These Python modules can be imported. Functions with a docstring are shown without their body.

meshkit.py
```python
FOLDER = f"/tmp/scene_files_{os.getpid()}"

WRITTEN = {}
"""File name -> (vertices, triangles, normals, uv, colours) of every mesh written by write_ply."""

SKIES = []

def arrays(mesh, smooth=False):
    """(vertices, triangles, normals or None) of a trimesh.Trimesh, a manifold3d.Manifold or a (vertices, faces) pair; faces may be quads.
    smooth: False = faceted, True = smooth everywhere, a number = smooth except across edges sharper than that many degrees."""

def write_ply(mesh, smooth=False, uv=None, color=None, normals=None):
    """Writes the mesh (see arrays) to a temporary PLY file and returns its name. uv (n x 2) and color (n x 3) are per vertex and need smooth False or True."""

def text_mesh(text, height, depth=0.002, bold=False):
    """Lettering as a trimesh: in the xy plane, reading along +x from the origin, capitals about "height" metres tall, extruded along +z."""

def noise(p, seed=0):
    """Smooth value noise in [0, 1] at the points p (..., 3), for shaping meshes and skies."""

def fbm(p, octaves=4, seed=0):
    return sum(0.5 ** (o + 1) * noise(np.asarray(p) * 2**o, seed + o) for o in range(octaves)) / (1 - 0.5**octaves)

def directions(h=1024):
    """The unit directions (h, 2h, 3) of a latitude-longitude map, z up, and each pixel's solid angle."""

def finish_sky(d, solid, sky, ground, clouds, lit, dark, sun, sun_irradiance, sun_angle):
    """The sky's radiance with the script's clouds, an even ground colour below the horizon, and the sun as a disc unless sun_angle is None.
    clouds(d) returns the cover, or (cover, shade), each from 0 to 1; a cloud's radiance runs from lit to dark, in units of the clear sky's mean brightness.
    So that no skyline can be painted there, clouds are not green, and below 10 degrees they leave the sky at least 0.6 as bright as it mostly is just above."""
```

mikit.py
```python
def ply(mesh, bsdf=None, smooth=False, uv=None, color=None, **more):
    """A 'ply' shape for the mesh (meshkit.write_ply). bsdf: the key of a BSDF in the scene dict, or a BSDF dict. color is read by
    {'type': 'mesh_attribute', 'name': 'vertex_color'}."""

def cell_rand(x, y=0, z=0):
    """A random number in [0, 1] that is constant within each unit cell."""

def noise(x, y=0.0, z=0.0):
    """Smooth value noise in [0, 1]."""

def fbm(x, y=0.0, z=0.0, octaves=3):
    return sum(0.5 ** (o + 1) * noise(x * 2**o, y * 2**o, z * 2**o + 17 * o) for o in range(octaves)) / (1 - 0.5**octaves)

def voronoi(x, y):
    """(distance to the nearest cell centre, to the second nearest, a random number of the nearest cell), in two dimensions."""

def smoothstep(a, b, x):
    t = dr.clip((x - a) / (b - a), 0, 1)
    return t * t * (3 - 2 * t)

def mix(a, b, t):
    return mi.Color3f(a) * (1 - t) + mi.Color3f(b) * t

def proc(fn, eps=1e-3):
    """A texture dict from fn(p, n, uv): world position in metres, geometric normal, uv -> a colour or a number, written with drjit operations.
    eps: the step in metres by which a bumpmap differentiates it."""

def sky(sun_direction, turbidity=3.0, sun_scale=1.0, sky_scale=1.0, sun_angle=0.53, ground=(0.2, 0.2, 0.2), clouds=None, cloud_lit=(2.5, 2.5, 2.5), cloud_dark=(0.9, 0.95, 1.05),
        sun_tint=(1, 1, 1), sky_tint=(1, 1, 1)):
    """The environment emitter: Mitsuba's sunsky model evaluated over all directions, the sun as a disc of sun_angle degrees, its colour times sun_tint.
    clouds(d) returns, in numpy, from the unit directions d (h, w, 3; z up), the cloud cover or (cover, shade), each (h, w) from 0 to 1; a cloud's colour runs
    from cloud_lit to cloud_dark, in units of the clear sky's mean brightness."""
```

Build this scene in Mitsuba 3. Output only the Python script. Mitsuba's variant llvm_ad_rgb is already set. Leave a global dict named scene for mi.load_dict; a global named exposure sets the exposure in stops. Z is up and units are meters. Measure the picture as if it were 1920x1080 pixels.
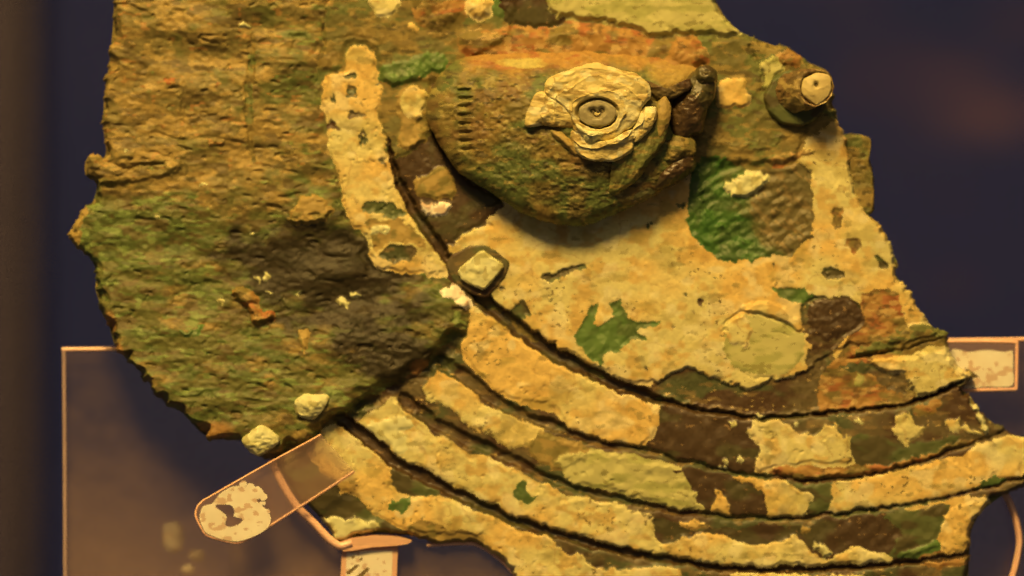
import math, numpy as np, trimesh, shapely, mitsuba as mi, drjit as dr, mikit, meshkit
from shapely.geometry import Polygon, LineString
from scipy import ndimage
from mikit import proc, noise, fbm, smoothstep, mix
T = mi.ScalarTransform4f
scene, labels = {}, {}

# ---------------------------------------------------------------- camera, light, exposure
D = 1.0                                   # metres from the camera to the front plane of the plate
exposure = 0.12
scene['camera'] = {'type': 'thinlens', 'fov': math.degrees(2 * math.atan(0.096 / D)), 'fov_axis': 'x',
    'to_world': T().look_at(origin=[0, -D, 0], target=[0, 0, 0], up=[0, 0, 1]),
    'aperture_radius': 0.013, 'focus_distance': D - 0.015, 'near_clip': 0.05, 'far_clip': 20.0}
WARM = (1.0, 0.80, 0.44)

def area(key, origin, target, sx, sy, rad, label, cat):
    scene[key] = {'type': 'rectangle', 'to_world': T().look_at(origin=origin, target=target, up=[0, 0.3, 1]) @ T().scale([sx / 2, sy / 2, 1]),
        'bsdf': {'type': 'diffuse', 'reflectance': {'type': 'rgb', 'value': 0.3}},
        'emitter': {'type': 'area', 'radiance': {'type': 'rgb', 'value': list(map(float, rad))}}}
    labels[key] = {'label': label, 'category': cat}

area('display_lamp', [-0.16, -0.62, 0.74], [0.0, 0, 0], 0.26, 0.26, np.array([2.04, 1.28, 0.37]) * 37, 'small bright warm display lamp above and in front of the bronze fragment', 'lamp')
area('fill_light', [0.35, -1.9, 1.3], [0, 0, 0], 0.8, 0.8, np.array([1.0, 0.74, 0.42]) * 1.2, 'large dim unseen fill light added behind the viewer', 'lamp')  # added fill light, no such lamp is seen
scene['ambient_fill'] = {'type': 'constant', 'radiance': {'type': 'rgb', 'value': [0.060, 0.046, 0.036]}}  # weak even fill added from all sides

# ---------------------------------------------------------------- helpers
S = 1e-4                                  # one drawing unit = 0.1 mm
def at(u, v, h=0.0):                      # drawing units (from the upper left corner of the plate drawing), h in mm towards the viewer
    f = (D - h * 1e-3) / D
    return np.array([(u - 960) * S * f, -h * 1e-3, (540 - v) * S * f])

def add(key, mesh, bsdf, smooth=False, label=None):
    k, n = key, 0
    while k in scene:
        n += 1; k = f'{key}_{n:03d}'
    scene[k] = mikit.ply(mesh, bsdf, smooth=smooth)
    if label: labels[k] = {'label': label}
    return k

def chaikin(p, n=2, closed=True, sub=5, tension=0.42):
    """Smooth curve through the given points (n = 0: straight)."""
    p = np.asarray(p, float)
    if not n or len(p) < 3: return p
    a, b, c, d = (np.roll(p, 1, 0), p, np.roll(p, -1, 0), np.roll(p, -2, 0)) if closed else (np.vstack([p[:1], p[:-2]]), p[:-1], p[1:], np.vstack([p[2:], p[-1:]]))
    t = (np.arange(sub) / sub)[None, :, None]; a, b, c, d = (x[:, None] for x in (a, b, c, d))
    L = np.linalg.norm(c - b, axis=2, keepdims=True)
    def tan(x, y, z): w = z - x; return tension * 2 * w / np.maximum(np.linalg.norm(w, axis=2, keepdims=True), 1e-9) * L * 0.5 * 2 * 0.8
    m0, m1 = tan(a, b, c), tan(b, c, d)
    q = (2 * t**3 - 3 * t**2 + 1) * b + (t**3 - 2 * t**2 + t) * m0 + (-2 * t**3 + 3 * t**2) * c + (t**3 - t**2) * m1
    q = q.reshape(-1, 2)
    return q if closed else np.vstack([q, p[-1:]])

def slab(poly, h0, h1, holes=(), bevel=0.0):
    """Solid plate from drawing coordinates between heights h0 < h1 (mm); its upper rim can be bevelled (units)."""
    pts = np.array([at(u, v, h1)[[0, 2]] for u, v in poly])
    hs = [np.array([at(u, v, h1)[[0, 2]] for u, v in q]) for q in holes]
    P = Polygon(pts, hs)
    if not P.is_valid: P = P.buffer(0)
    ms = []
    for g in getattr(P, 'geoms', [P]):
        m = trimesh.creation.extrude_polygon(g, (h1 - h0) * 1e-3, engine='earcut')
        v = m.vertices.copy()
        m.vertices = np.c_[v[:, 0], -(h0 * 1e-3 + v[:, 2]), v[:, 1]]
        m.invert() if m.volume < 0 else None
        ms.append(m)
    return trimesh.util.concatenate(ms)

def tube(pts, r, sides=10, flat=1.0):
    """Rounded bar along points (metres)."""
    p = np.asarray(pts, float); t = np.gradient(p, axis=0); t /= np.linalg.norm(t, axis=1, keepdims=True)
    b = np.tile([0, 1.0, 0], (len(p), 1)); a = np.cross(t, b); a /= np.linalg.norm(a, axis=1, keepdims=True)
    an = np.arange(sides) * 2 * np.pi / sides
    r = np.broadcast_to(r, (len(p),))
    v = p[:, None] + r[:, None, None] * (np.cos(an)[None, :, None] * a[:, None] + flat * np.sin(an)[None, :, None] * b[:, None])
    i, j = np.meshgrid(np.arange(len(p) - 1), np.arange(sides), indexing='ij')
    q = np.stack([i * sides + j, i * sides + (j + 1) % sides, (i + 1) * sides + (j + 1) % sides, (i + 1) * sides + j], -1).reshape(-1, 4)
    f = np.vstack([q[:, [0, 1, 2]], q[:, [0, 2, 3]]])
    n = len(p); e0 = [[0, k + 1, k] for k in range(1, sides - 1)]; e1 = [[(n - 1) * sides, (n - 1) * sides + k, (n - 1) * sides + k + 1] for k in range(1, sides - 1)]
    m = trimesh.Trimesh(v.reshape(-1, 3), np.vstack([f, e0, e1]), process=False); m.fix_normals()
    return m

def lin(r, g, b):                         # sRGB 0..255 as the surface shows under the warm lamp -> base colour
    c = np.array([r, g, b]) / 255.0
    c = np.where(c < 0.04045, c / 12.92, ((c + 0.055) / 1.055) ** 2.4)
    return [float(x) for x in np.clip(c / np.array(WARM) * 0.86, 0.004, 0.9)]

def bsdf(key, fn, rough=0.6, spec=0.4):
    scene[key] = {'type': 'twosided', 'bsdf': {'type': 'principled', 'base_color': proc(fn), 'roughness': rough, 'specular': spec}}

# ---------------------------------------------------------------- materials
def U(p): return 960 + p.x * 1e4
def V(p): return 540 - p.z * 1e4
def gauss(u, v, a, b, ra, rb): return dr.exp(-(dr.square((u - a) / ra) + dr.square((v - b) / rb)))

def cream_fn(p, n, uv):
    u, v = U(p), V(p)
    big = fbm(u / 110, v / 90, 3.0, 2) + 0.10 * smoothstep(480, 640, v); mid = fbm(u / 22, v / 18, 9.0, 3); fine = noise(u / 4.5, v / 3.5, 5.0)
    c = mix(lin(222, 174, 78), lin(212, 186, 96), smoothstep(0.40, 0.68, big))
    c = mix(c, lin(198, 148, 58), 0.65 * smoothstep(0.48, 0.72, mid))
    c = mix(c, lin(232, 206, 124), 0.5 * smoothstep(0.54, 0.74, fbm(u / 30, v / 24, 21.0, 2)))
    c = mix(c, lin(164, 136, 52), 0.5 * smoothstep(0.57, 0.74, fbm(u / 50, v / 26, 47.0, 4)))
    c = mix(c, lin(124, 104, 42), 0.5 * smoothstep(0.68, 0.78, fbm(u / 30, v / 16, 97.0, 4)))
    gate = smoothstep(0.40, 0.65, fbm(u / 70, v / 60, 2.0, 2))
    c = mix(c, lin(104, 80, 30), 0.85 * smoothstep(0.74, 0.82, fbm(u / 7, v / 6, 31.0, 2)) * gate)
    vein = 1 - smoothstep(0.0, 0.022, dr.abs(fbm(u / 70, v / 55, 66.0, 3) - 0.5))
    c = mix(c, lin(160, 112, 42), 0.35 * vein * smoothstep(0.45, 0.6, noise(u / 40, v / 40, 71.0)))
    return c * (0.93 + 0.14 * fine)
bsdf('cream', cream_fn, 0.62, 0.3)

def pale_fn(p, n, uv):
    u, v = U(p), V(p)
    c = mix(lin(206, 186, 96), lin(224, 206, 124), fbm(u / 20, v / 16, 4.0, 3))
    return mix(c, lin(160, 138, 58), 0.6 * smoothstep(0.58, 0.72, fbm(u / 14, v / 12, 40.0, 2)))
bsdf('pale', pale_fn, 0.55, 0.4)

def tan_fn(p, n, uv):
    u, v = U(p), V(p)
    c = mix(lin(176, 138, 58), lin(150, 118, 52), fbm(u / 26, v / 22, 4.0, 3))
    return mix(c, lin(120, 104, 40), 0.7 * smoothstep(0.5, 0.66, fbm(u / 18, v / 13, 12.0, 3)))
bsdf('tan', tan_fn, 0.6, 0.3)

def dark_fn(p, n, uv):
    u, v = U(p), V(p)
    c = mix(lin(78, 52, 22), lin(98, 78, 36), smoothstep(0.36, 0.62, fbm(u / 60, v / 26, 8.0, 3)))
    c = mix(c, lin(78, 80, 34), 0.8 * smoothstep(0.46, 0.64, fbm(u / 75, v / 40, 15.0, 3)))
    c = mix(c, lin(134, 102, 46), 0.6 * smoothstep(0.60, 0.72, fbm(u / 22, v / 9, 28.0, 3)))
    c = mix(c, lin(190, 150, 70), 0.8 * smoothstep(0.80, 0.88, fbm(u / 10, v / 6, 81.0, 2)))
    return c * (0.85 + 0.30 * noise(u / 4, v / 4, 1.0))
bsdf('dark', dark_fn, 0.5, 0.45)

def brown_fn(p, n, uv):                   # smoother brown bronze patina
    u, v = U(p), V(p)
    c = mix(lin(68, 46, 19), lin(80, 57, 25), fbm(u / 40, v / 28, 6.0, 3))
    c = mix(c, lin(80, 72, 30), 0.7 * smoothstep(0.50, 0.68, fbm(u / 60, v / 34, 25.0, 3)))
    c = mix(c, lin(150, 110, 52), 0.7 * smoothstep(0.78, 0.86, fbm(u / 9, v / 6, 45.0, 2)))
    return c * (0.88 + 0.24 * noise(u / 5, v / 5, 3.0))
bsdf('brown', brown_fn, 0.42, 0.5)

def olive_fn(p, n, uv):
    u, v = U(p), V(p)
    c = mix(lin(132, 104, 42), lin(108, 94, 38), smoothstep(0.35, 0.65, fbm(u / 48, v / 30, 6.0, 3)))
    c = mix(c, lin(104, 104, 42), 0.8 * smoothstep(0.5, 0.66, fbm(u / 55, v / 36, 19.0, 3)))
    c = mix(c, lin(152, 120, 50), 0.7 * smoothstep(0.55, 0.7, fbm(u / 20, v / 9, 33.0, 3)))
    c = mix(c, lin(86, 70, 28), 0.8 * smoothstep(0.66, 0.76, fbm(u / 18, v / 8, 59.0, 2)))
    return c * (0.86 + 0.28 * noise(u / 4, v / 3, 1.0))
bsdf('olive', olive_fn, 0.6, 0.3)

def crust_fn(p, n, uv):
    u, v = U(p), V(p)
    low = smoothstep(280, 450, v + 60 * (fbm(u / 70, v / 50, 44.0, 2) - 0.5))
    green = 0.26 * low + 0.26 * gauss(u, v, 560, 90, 60, 120) + 0.22 * gauss(u, v, 230, 420, 130, 60) + 0.15 * gauss(u, v, 600, 300, 70, 60)
    f1, f2, f3 = fbm(u / 40, v / 24, 6.0, 4), fbm(u / 20, v / 11, 33.0, 4), fbm(u / 56, v / 34, 19.0, 4)
    c = mix(lin(154, 120, 50), lin(126, 104, 44), smoothstep(0.35, 0.62, f1))
    c = mix(c, lin(176, 138, 60), 0.8 * smoothstep(0.52, 0.70, f2) * (1 - 0.55 * low))
    c = mix(c, lin(106, 98, 38), smoothstep(0.56, 0.84, f3 + green))
    c = mix(c, lin(90, 96, 34), 0.85 * smoothstep(0.70, 0.94, fbm(u / 40, v / 16, 52.0, 4) + green))
    c = mix(c, lin(132, 140, 58), 0.75 * smoothstep(0.80, 0.94, fbm(u / 26, v / 9, 77.0, 3) + 0.75 * green))
    c = mix(c, lin(100, 78, 32), 0.8 * smoothstep(0.56, 0.70, fbm(u / 30, v / 13, 95.0, 3)))
    bare = gauss(u, v, 600, 500, 215, 95) + 0.6 * gauss(u, v, 690, 640, 130, 70) + 0.7 * gauss(u, v, 780, 690, 90, 40)  # last term paints shade along the lower right rim
    c = mix(c, lin(52, 40, 17), 0.95 * smoothstep(0.50, 0.80, bare * 0.72 + 0.62 * fbm(u / 40, v / 20, 63.0, 4)))
    rust = 0.7 * smoothstep(0.74, 0.84, fbm(u / 18, v / 9, 88.0, 2)) * smoothstep(420, 250, v) + 0.9 * smoothstep(0.55, 0.9, gauss(u, v, 400, 806, 70, 28) + gauss(u, v, 205, 605, 22, 38) + gauss(u, v, 790, 690, 34, 26) + gauss(u, v, 225, 660, 14, 22))
    c = mix(c, lin(184, 120, 50), 0.7 * dr.minimum(rust, 1.0))
    return c * (0.66 + 0.46 * fbm(u / 5, v / 3, 1.0, 2) + 0.08 * (1 - low))
bsdf('crust', crust_fn, 0.58, 0.35)

def green_fn(p, n, uv):
    u, v = U(p), V(p)
    c = mix(lin(82, 100, 32), lin(100, 120, 44), fbm(u / 24, v / 20, 6.0, 3))
    return mix(c, lin(84, 92, 34), 0.8 * smoothstep(0.48, 0.66, fbm(u / 30, v / 26, 14.0, 3)))
bsdf('green', green_fn, 0.5, 0.4)

def patch_fn(p, n, uv):
    u, v = U(p), V(p)
    g = mix(lin(58, 94, 24), lin(82, 106, 34), fbm(u / 24, v / 20, 6.0, 3))
    g = mix(g, lin(70, 84, 30), 0.7 * smoothstep(0.46, 0.62, fbm(u / 34, v / 24, 15.0, 3)))
    o = mix(lin(112, 90, 40), lin(96, 84, 36), fbm(u / 26, v / 14, 16.0, 3))
    o = mix(o, lin(138, 108, 50), 0.7 * smoothstep(0.55, 0.7, fbm((u + v) / 26, (v - u) / 10, 36.0, 2)))
    return mix(g, o, smoothstep(1375, 1440, u - 0.35 * (v - 400) + 110 * (fbm(u / 40, v / 30, 26.0, 3) - 0.5)))
bsdf('patch', patch_fn, 0.5, 0.4)

def darkgreen_fn(p, n, uv):
    u, v = U(p), V(p)
    c = mix(lin(78, 84, 32), lin(98, 92, 40), fbm(u / 30, v / 18, 6.0, 3))
    return mix(c, lin(82, 64, 28), 0.8 * smoothstep(0.48, 0.62, fbm(u / 50, v / 24, 14.0, 3)))
bsdf('dark_green', darkgreen_fn, 0.5, 0.4)

def rust_fn(p, n, uv):
    u, v = U(p), V(p)
    c = mix(lin(150, 104, 42), lin(176, 126, 52), fbm(u / 24, v / 16, 6.0, 4))
    c = mix(c, lin(164, 92, 40), 0.8 * smoothstep(0.50, 0.68, fbm(u / 26, v / 13, 17.0, 4)))
    c = mix(c, lin(118, 100, 40), 0.85 * smoothstep(0.50, 0.64, fbm(u / 46, v / 20, 44.0, 4)))
    c = mix(c, lin(96, 70, 30), 0.7 * smoothstep(0.60, 0.72, fbm(u / 15, v / 8, 57.0, 3)))
    return mix(c, lin(196, 154, 76), 0.6 * smoothstep(0.60, 0.72, fbm(u / 18, v / 9, 71.0, 3)))
bsdf('rust', rust_fn, 0.62, 0.3)

def verd_fn(p, n, uv):                    # pale grey green
    u, v = U(p), V(p)
    c = mix(lin(186, 166, 82), lin(200, 180, 92), fbm(u / 34, v / 26, 6.0, 3))
    c = mix(c, lin(164, 152, 66), 0.8 * smoothstep(0.46, 0.68, fbm(u / 40, v / 16, 23.0, 3)))
    return mix(c, lin(136, 118, 48), 0.7 * smoothstep(0.66, 0.76, fbm(u / 14, v / 7, 53.0, 2)))
bsdf('verdigris', verd_fn, 0.6, 0.3)

def back_fn(p, n, uv):
    u, v = p.x * 1e3, p.z * 1e3           # millimetres on the backing board
    c = mix((0.021, 0.030, 0.150), (0.027, 0.034, 0.155), fbm(u / 40, v / 30, 2.0, 2))
    reflect_tint = smoothstep(0.45, 0.75, fbm(u / 26, v / 9, 5.0, 2)) * smoothstep(70, 100, u)  # faint reflections of the case, painted into the board colour
    c = mix(c, (0.055, 0.042, 0.13), 0.4 * reflect_tint)
    st = dr.exp(-(dr.square((u - 138) / 14) + dr.square((v - 50) / 6.5))) + 0.6 * dr.exp(-(dr.square((u - 128) / 12) + dr.square((v - 62) / 2.4)))  # reddish reflection smudges, painted as two soft streaks
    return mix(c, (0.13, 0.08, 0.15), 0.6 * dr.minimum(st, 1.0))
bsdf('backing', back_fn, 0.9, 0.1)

def post_fn(p, n, uv):
    v = p.z * 1e3
    return mix((0.070, 0.056, 0.100), (0.048, 0.040, 0.085), fbm(p.x * 150, v / 26, 3.0, 2))
bsdf('post_paint', post_fn, 0.6, 0.3)

clear = {'type': 'thindielectric', 'int_ior': 1.49, 'ext_ior': 1.0}
def haze_diffuse(*c): return {'type': 'twosided', 'bsdf': {'type': 'diffuse', 'reflectance': {'type': 'rgb', 'value': list(c)}}}
scene['acrylic'] = {'type': 'blendbsdf', 'weight': proc(lambda p, n, uv: 0.022 + 0.115 * smoothstep(660, 1100, V(p) - 0.25 * U(p) + 160 * (fbm(U(p) / 160, V(p) / 110, 2.0, 2) - 0.5)) + 0.03 * fbm(U(p) / 40, V(p) / 30, 7.0, 2)), 'a': clear, 'b': haze_diffuse(0.62, 0.42, 0.27)}  # brown haze painted into the panel, stronger towards the lower left
scene['acrylic_arm'] = {'type': 'blendbsdf', 'weight': 0.10, 'a': clear, 'b': haze_diffuse(0.8, 0.52, 0.38)}
scene['frosted'] = {'type': 'blendbsdf', 'weight': 0.75, 'a': {'type': 'roughdielectric', 'int_ior': 1.49, 'ext_ior': 1.0, 'alpha': 0.25}, 'b': haze_diffuse(0.90, 0.56, 0.38)}  # orange of the lit acrylic put into the diffuse colour
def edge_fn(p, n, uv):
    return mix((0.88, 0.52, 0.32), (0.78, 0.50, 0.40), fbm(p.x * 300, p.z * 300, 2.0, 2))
bsdf('cut_edge', edge_fn, 0.3, 0.6)  # glow of light piped to the edges, put into their colour
bsdf('dull_edge', lambda p, n, uv: mix((0.46, 0.33, 0.32), (0.36, 0.27, 0.27), fbm(p.x * 300, p.z * 220, 2.0, 3)), 0.4, 0.5)  # dimmer copy of the edge glow, for the left side
def chip_and_glare_fn(p, n, uv):
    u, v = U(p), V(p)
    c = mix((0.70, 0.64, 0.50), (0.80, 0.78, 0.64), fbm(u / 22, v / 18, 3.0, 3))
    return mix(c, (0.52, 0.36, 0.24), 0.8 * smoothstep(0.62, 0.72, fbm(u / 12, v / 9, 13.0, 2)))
bsdf('chip_and_glare', chip_and_glare_fn, 0.5, 0.4)  # whitish chips, and reflections drawn as pale patches and lumps

# ---------------------------------------------------------------- setting
def box(x0, x1, y0, y1, z0, z1):
    m = trimesh.creation.box([x1 - x0, y1 - y0, z1 - z0]); m.apply_translation([(x0 + x1) / 2, (y0 + y1) / 2, (z0 + z1) / 2]); return m
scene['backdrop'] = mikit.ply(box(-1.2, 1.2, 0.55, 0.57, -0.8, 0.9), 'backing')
labels['backdrop'] = {'label': 'dark navy backing board far behind the bronze fragment, out of focus', 'category': 'backdrop', 'kind': 'structure'}
pm = trimesh.util.concatenate([box(-0.20, -0.1370, 0.515, 0.545, -0.7, 0.8), box(-0.20, -0.1440, 0.50, 0.512, -0.7, 0.8)])
add('case_post', pm, 'post_paint')
labels['case_post'] = {'label': 'blurred brown upright post of the display case at the left edge', 'category': 'post'}

# ---------------------------------------------------------------- the fragment: one relief, cut into its parts
F = 'bronze_fragment'
labels[F] = {'label': 'large corroded ancient bronze mechanism fragment with pale crust, curved rings and a raised boss', 'category': 'artifact'}
STEP = 2.0
X0, X1, Y0, Y1 = 96, 1964, -44, 1136
us, vs = np.arange(X0, X1 + 1, STEP), np.arange(Y0, Y1 + 1, STEP)
UU, VV = np.meshgrid(us, vs)
shape = UU.shape
def nz(sx, sy, seed, ang=0.0):
    """Smooth random field, feature size sx by sy units, turned by ang degrees, mean 0, deviation 1."""
    r = np.random.default_rng(seed); c, s = math.cos(math.radians(ang)), math.sin(math.radians(ang))
    a, b = (UU * c + VV * s) / sx, (-UU * s + VV * c) / sy
    a, b = a - a.min() + 2, b - b.min() + 2
    g = r.standard_normal((int(b.max()) + 5, int(a.max()) + 5))
    f = ndimage.map_coordinates(g, [b, a], order=3, mode='nearest')
    return (f - f.mean()) / f.std()
WU = UU + 1.5 * nz(8, 8, 1) + 1.4 * nz(15, 15, 6) + 0.9 * nz(3.4, 3.4, 8) + 1.8 * nz(28, 28, 2)
WV = VV + 1.5 * nz(8, 8, 3) + 1.4 * nz(15, 15, 7) + 0.9 * nz(3.4, 3.4, 9) + 1.8 * nz(28, 28, 4)
def inside(poly, smooth=2, warp=1.0):
    p = chaikin(poly, smooth) if smooth else np.asarray(poly, float)
    P = Polygon(p)
    if not P.is_valid: P = P.buffer(0)
    u, v = UU + (WU - UU) * warp, VV + (WV - VV) * warp
    m = np.zeros(shape, bool)
    x0, y0, x1, y1 = P.bounds
    i0, i1 = np.searchsorted(vs, [y0 - 14, y1 + 14]); j0, j1 = np.searchsorted(us, [x0 - 14, x1 + 14])
    shapely.prepare(P)
    m[i0:i1, j0:j1] = shapely.contains_xy(P, u[i0:i1, j0:j1], v[i0:i1, j0:j1])
    return m
def dist(m): return ndimage.distance_transform_edt(m) * STEP
def sst(a, b, x): t = np.clip((x - a) / (b - a), 0, 1); return t * t * (3 - 2 * t)

N_f, N_m, N_b = nz(5, 5, 11), nz(14, 12, 12), nz(60, 50, 13)
N_h1, N_h2, N_h3 = nz(30, 8, 14, 3), nz(70, 18, 15, 4), nz(12, 5, 16, 5)
N_d = nz(24, 8, 17, -25)
N_pit = nz(5, 4, 18)

OUT = [(213, -60), (211, 0), (208, 60), (203, 110), (194, 170), (190, 235), (194, 292), (160, 297), (157, 326), (178, 346), (172, 376), (160, 384), (140, 415), (126, 445), (142, 462), (170, 490),
 (178, 515), (176, 542), (188, 580), (202, 614), (214, 651), (240, 678), (270, 709), (296, 746), (349, 781), (367, 806), (397, 827), (450, 826), (484, 858), (514, 866), (528, 890), (545, 920),
 (580, 952), (612, 990), (632, 1014), (700, 1003), (765, 1006), (830, 1020), (890, 1021), (928, 1042), (956, 1068), (985, 1110), (1010, 1150), (1800, 1150), (1818, 1080), (1821, 1034), (1824, 997),
 (1834, 974), (1848, 956), (1880, 932), (1925, 902), (1950, 860), (1935, 826), (1900, 812), (1872, 797), (1838, 768), (1820, 738), (1806, 728), (1828, 704), (1800, 688), (1785, 662), (1776, 640), (1774, 618),
 (1751, 613), (1725, 580), (1702, 542), (1681, 512), (1687, 497), (1676, 471), (1654, 422), (1631, 400), (1606, 355), (1588, 256), (1575, 236), (1571, 210), (1562, 190), (1562, 145), (1549, 128), (1511, 112), (1474, 90), (1425, 73),
 (1391, 60), (1359, 26), (1345, 0), (1330, -60)]
body = inside(OUT, 1)
d_out = dist(body)
label_of = np.zeros(shape, int)
H = np.full(shape, -0.35) + 0.09 * N_b + 0.012 * N_m + 0.008 * N_f
PARTS = [(F + '__front_plate', 'dark', None)]
def region(key, mat, poly, dh=0.0, bevel=6, rough=0.0, fine=0.0, smooth=2, text=None, pits=0.0, flat=None, part=True, curl=0.0):
    """A piece of the surface: lifts the relief by dh (mm) inside poly with a rim 'bevel' wide and becomes a part."""
    m = inside(poly, smooth) if not isinstance(poly, np.ndarray) or poly.dtype != bool else poly
    m &= body
    d = dist(m)
    w = sst(0, bevel, d) * m
    global H
    if flat is not None: H = np.where(m, H * (1 - w) + flat * w, H)
    H = H + w * (dh + 0.45 * rough * N_m + 0.5 * fine * N_f) + curl * m * np.exp(-np.square((d - bevel) / (bevel * 1.2)))
    if pits: H -= w * pits * sst(2.0, 2.6, N_pit)
    if part:
        PARTS.append((F + '__' + key, mat, text)); label_of[m] = len(PARTS) - 1
    return m
def stroke(pts, width, depth, key=None, mat='brown', text=None, smooth=2):
    """A channel cut along a line."""
    L = LineString(chaikin(pts, smooth, False))
    wd = np.asarray(width, float)
    if wd.ndim == 0:
        P = L.buffer(float(wd) / 2)
    else:
        n = 60; ws = np.interp(np.linspace(0, 1, n), np.linspace(0, 1, len(wd)), wd)
        P = shapely.union_all([LineString([L.interpolate(a, True), L.interpolate(b, True)]).buffer(w / 2) for a, b, w in zip(np.linspace(0, 1, n + 1)[:-1], np.linspace(0, 1, n + 1)[1:], ws)])
    P = max(P.geoms, key=lambda g: g.area) if hasattr(P, 'geoms') else P
    m = inside(np.array(P.exterior.coords)[:-1], 0, 0.6) & body
    d = dist(m)
    global H
    H = H - m * depth * sst(0, 5, d)
    if key:
        PARTS.append((F + '__' + key, mat, text)); label_of[m] = len(PARTS) - 1
    return m

# ---- the ring bands between the spiral grooves
G1 = [(728, 262), (738, 305), (752, 348), (772, 388), (800, 432), (830, 472), (860, 512), (905, 560), (950, 598), (1000, 636), (1050, 668), (1100, 694), (1162, 724), (1237, 750), (1312, 768), (1406, 784), (1480, 782), (1560, 774), (1650, 764), (1706, 756), (1762, 733), (1840, 700)]
G2 = [(770, 622), (830, 676), (880, 714), (952, 764), (1039, 800), (1102, 824), (1162, 836), (1200, 842), (1275, 863), (1387, 886), (1462, 897), (1530, 901), (1597, 896), (1687, 877), (1743, 859), (1818, 836), (1845, 824), (1950, 790)]
G3 = [(700, 700), (760, 752), (825, 800), (885, 828), (960, 860), (1012, 889), (1087, 919), (1162, 936), (1237, 953), (1320, 964), (1425, 972), (1500, 971), (1560, 965), (1650, 955), (1762, 934), (1856, 914), (1960, 880)]
G4 = [(590, 742), (641, 787), (694, 826), (742, 866), (810, 902), (881, 938), (956, 971), (1031, 998), (1076, 1012), (1162, 1031), (1320, 1061), (1425, 1069), (1537, 1067), (1650, 1061), (1744, 1050), (1860, 1030)]
for a, b, nm in ((G1, G2, 'spiral_ring'), (G2, G3, 'spiral_ring_001'), (G3, G4, 'spiral_ring_002')):
    region(nm, 'dark', list(a) + list(b)[::-1], 0.25, 14, 0.05)
region('spiral_ring_003', 'dark', list(G4) + [(1860, 1170), (1000, 1170), (955, 1066), (890, 1020), (765, 1005), (632, 1012), (580, 950), (514, 862)], 0.25, 14, 0.05)

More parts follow.
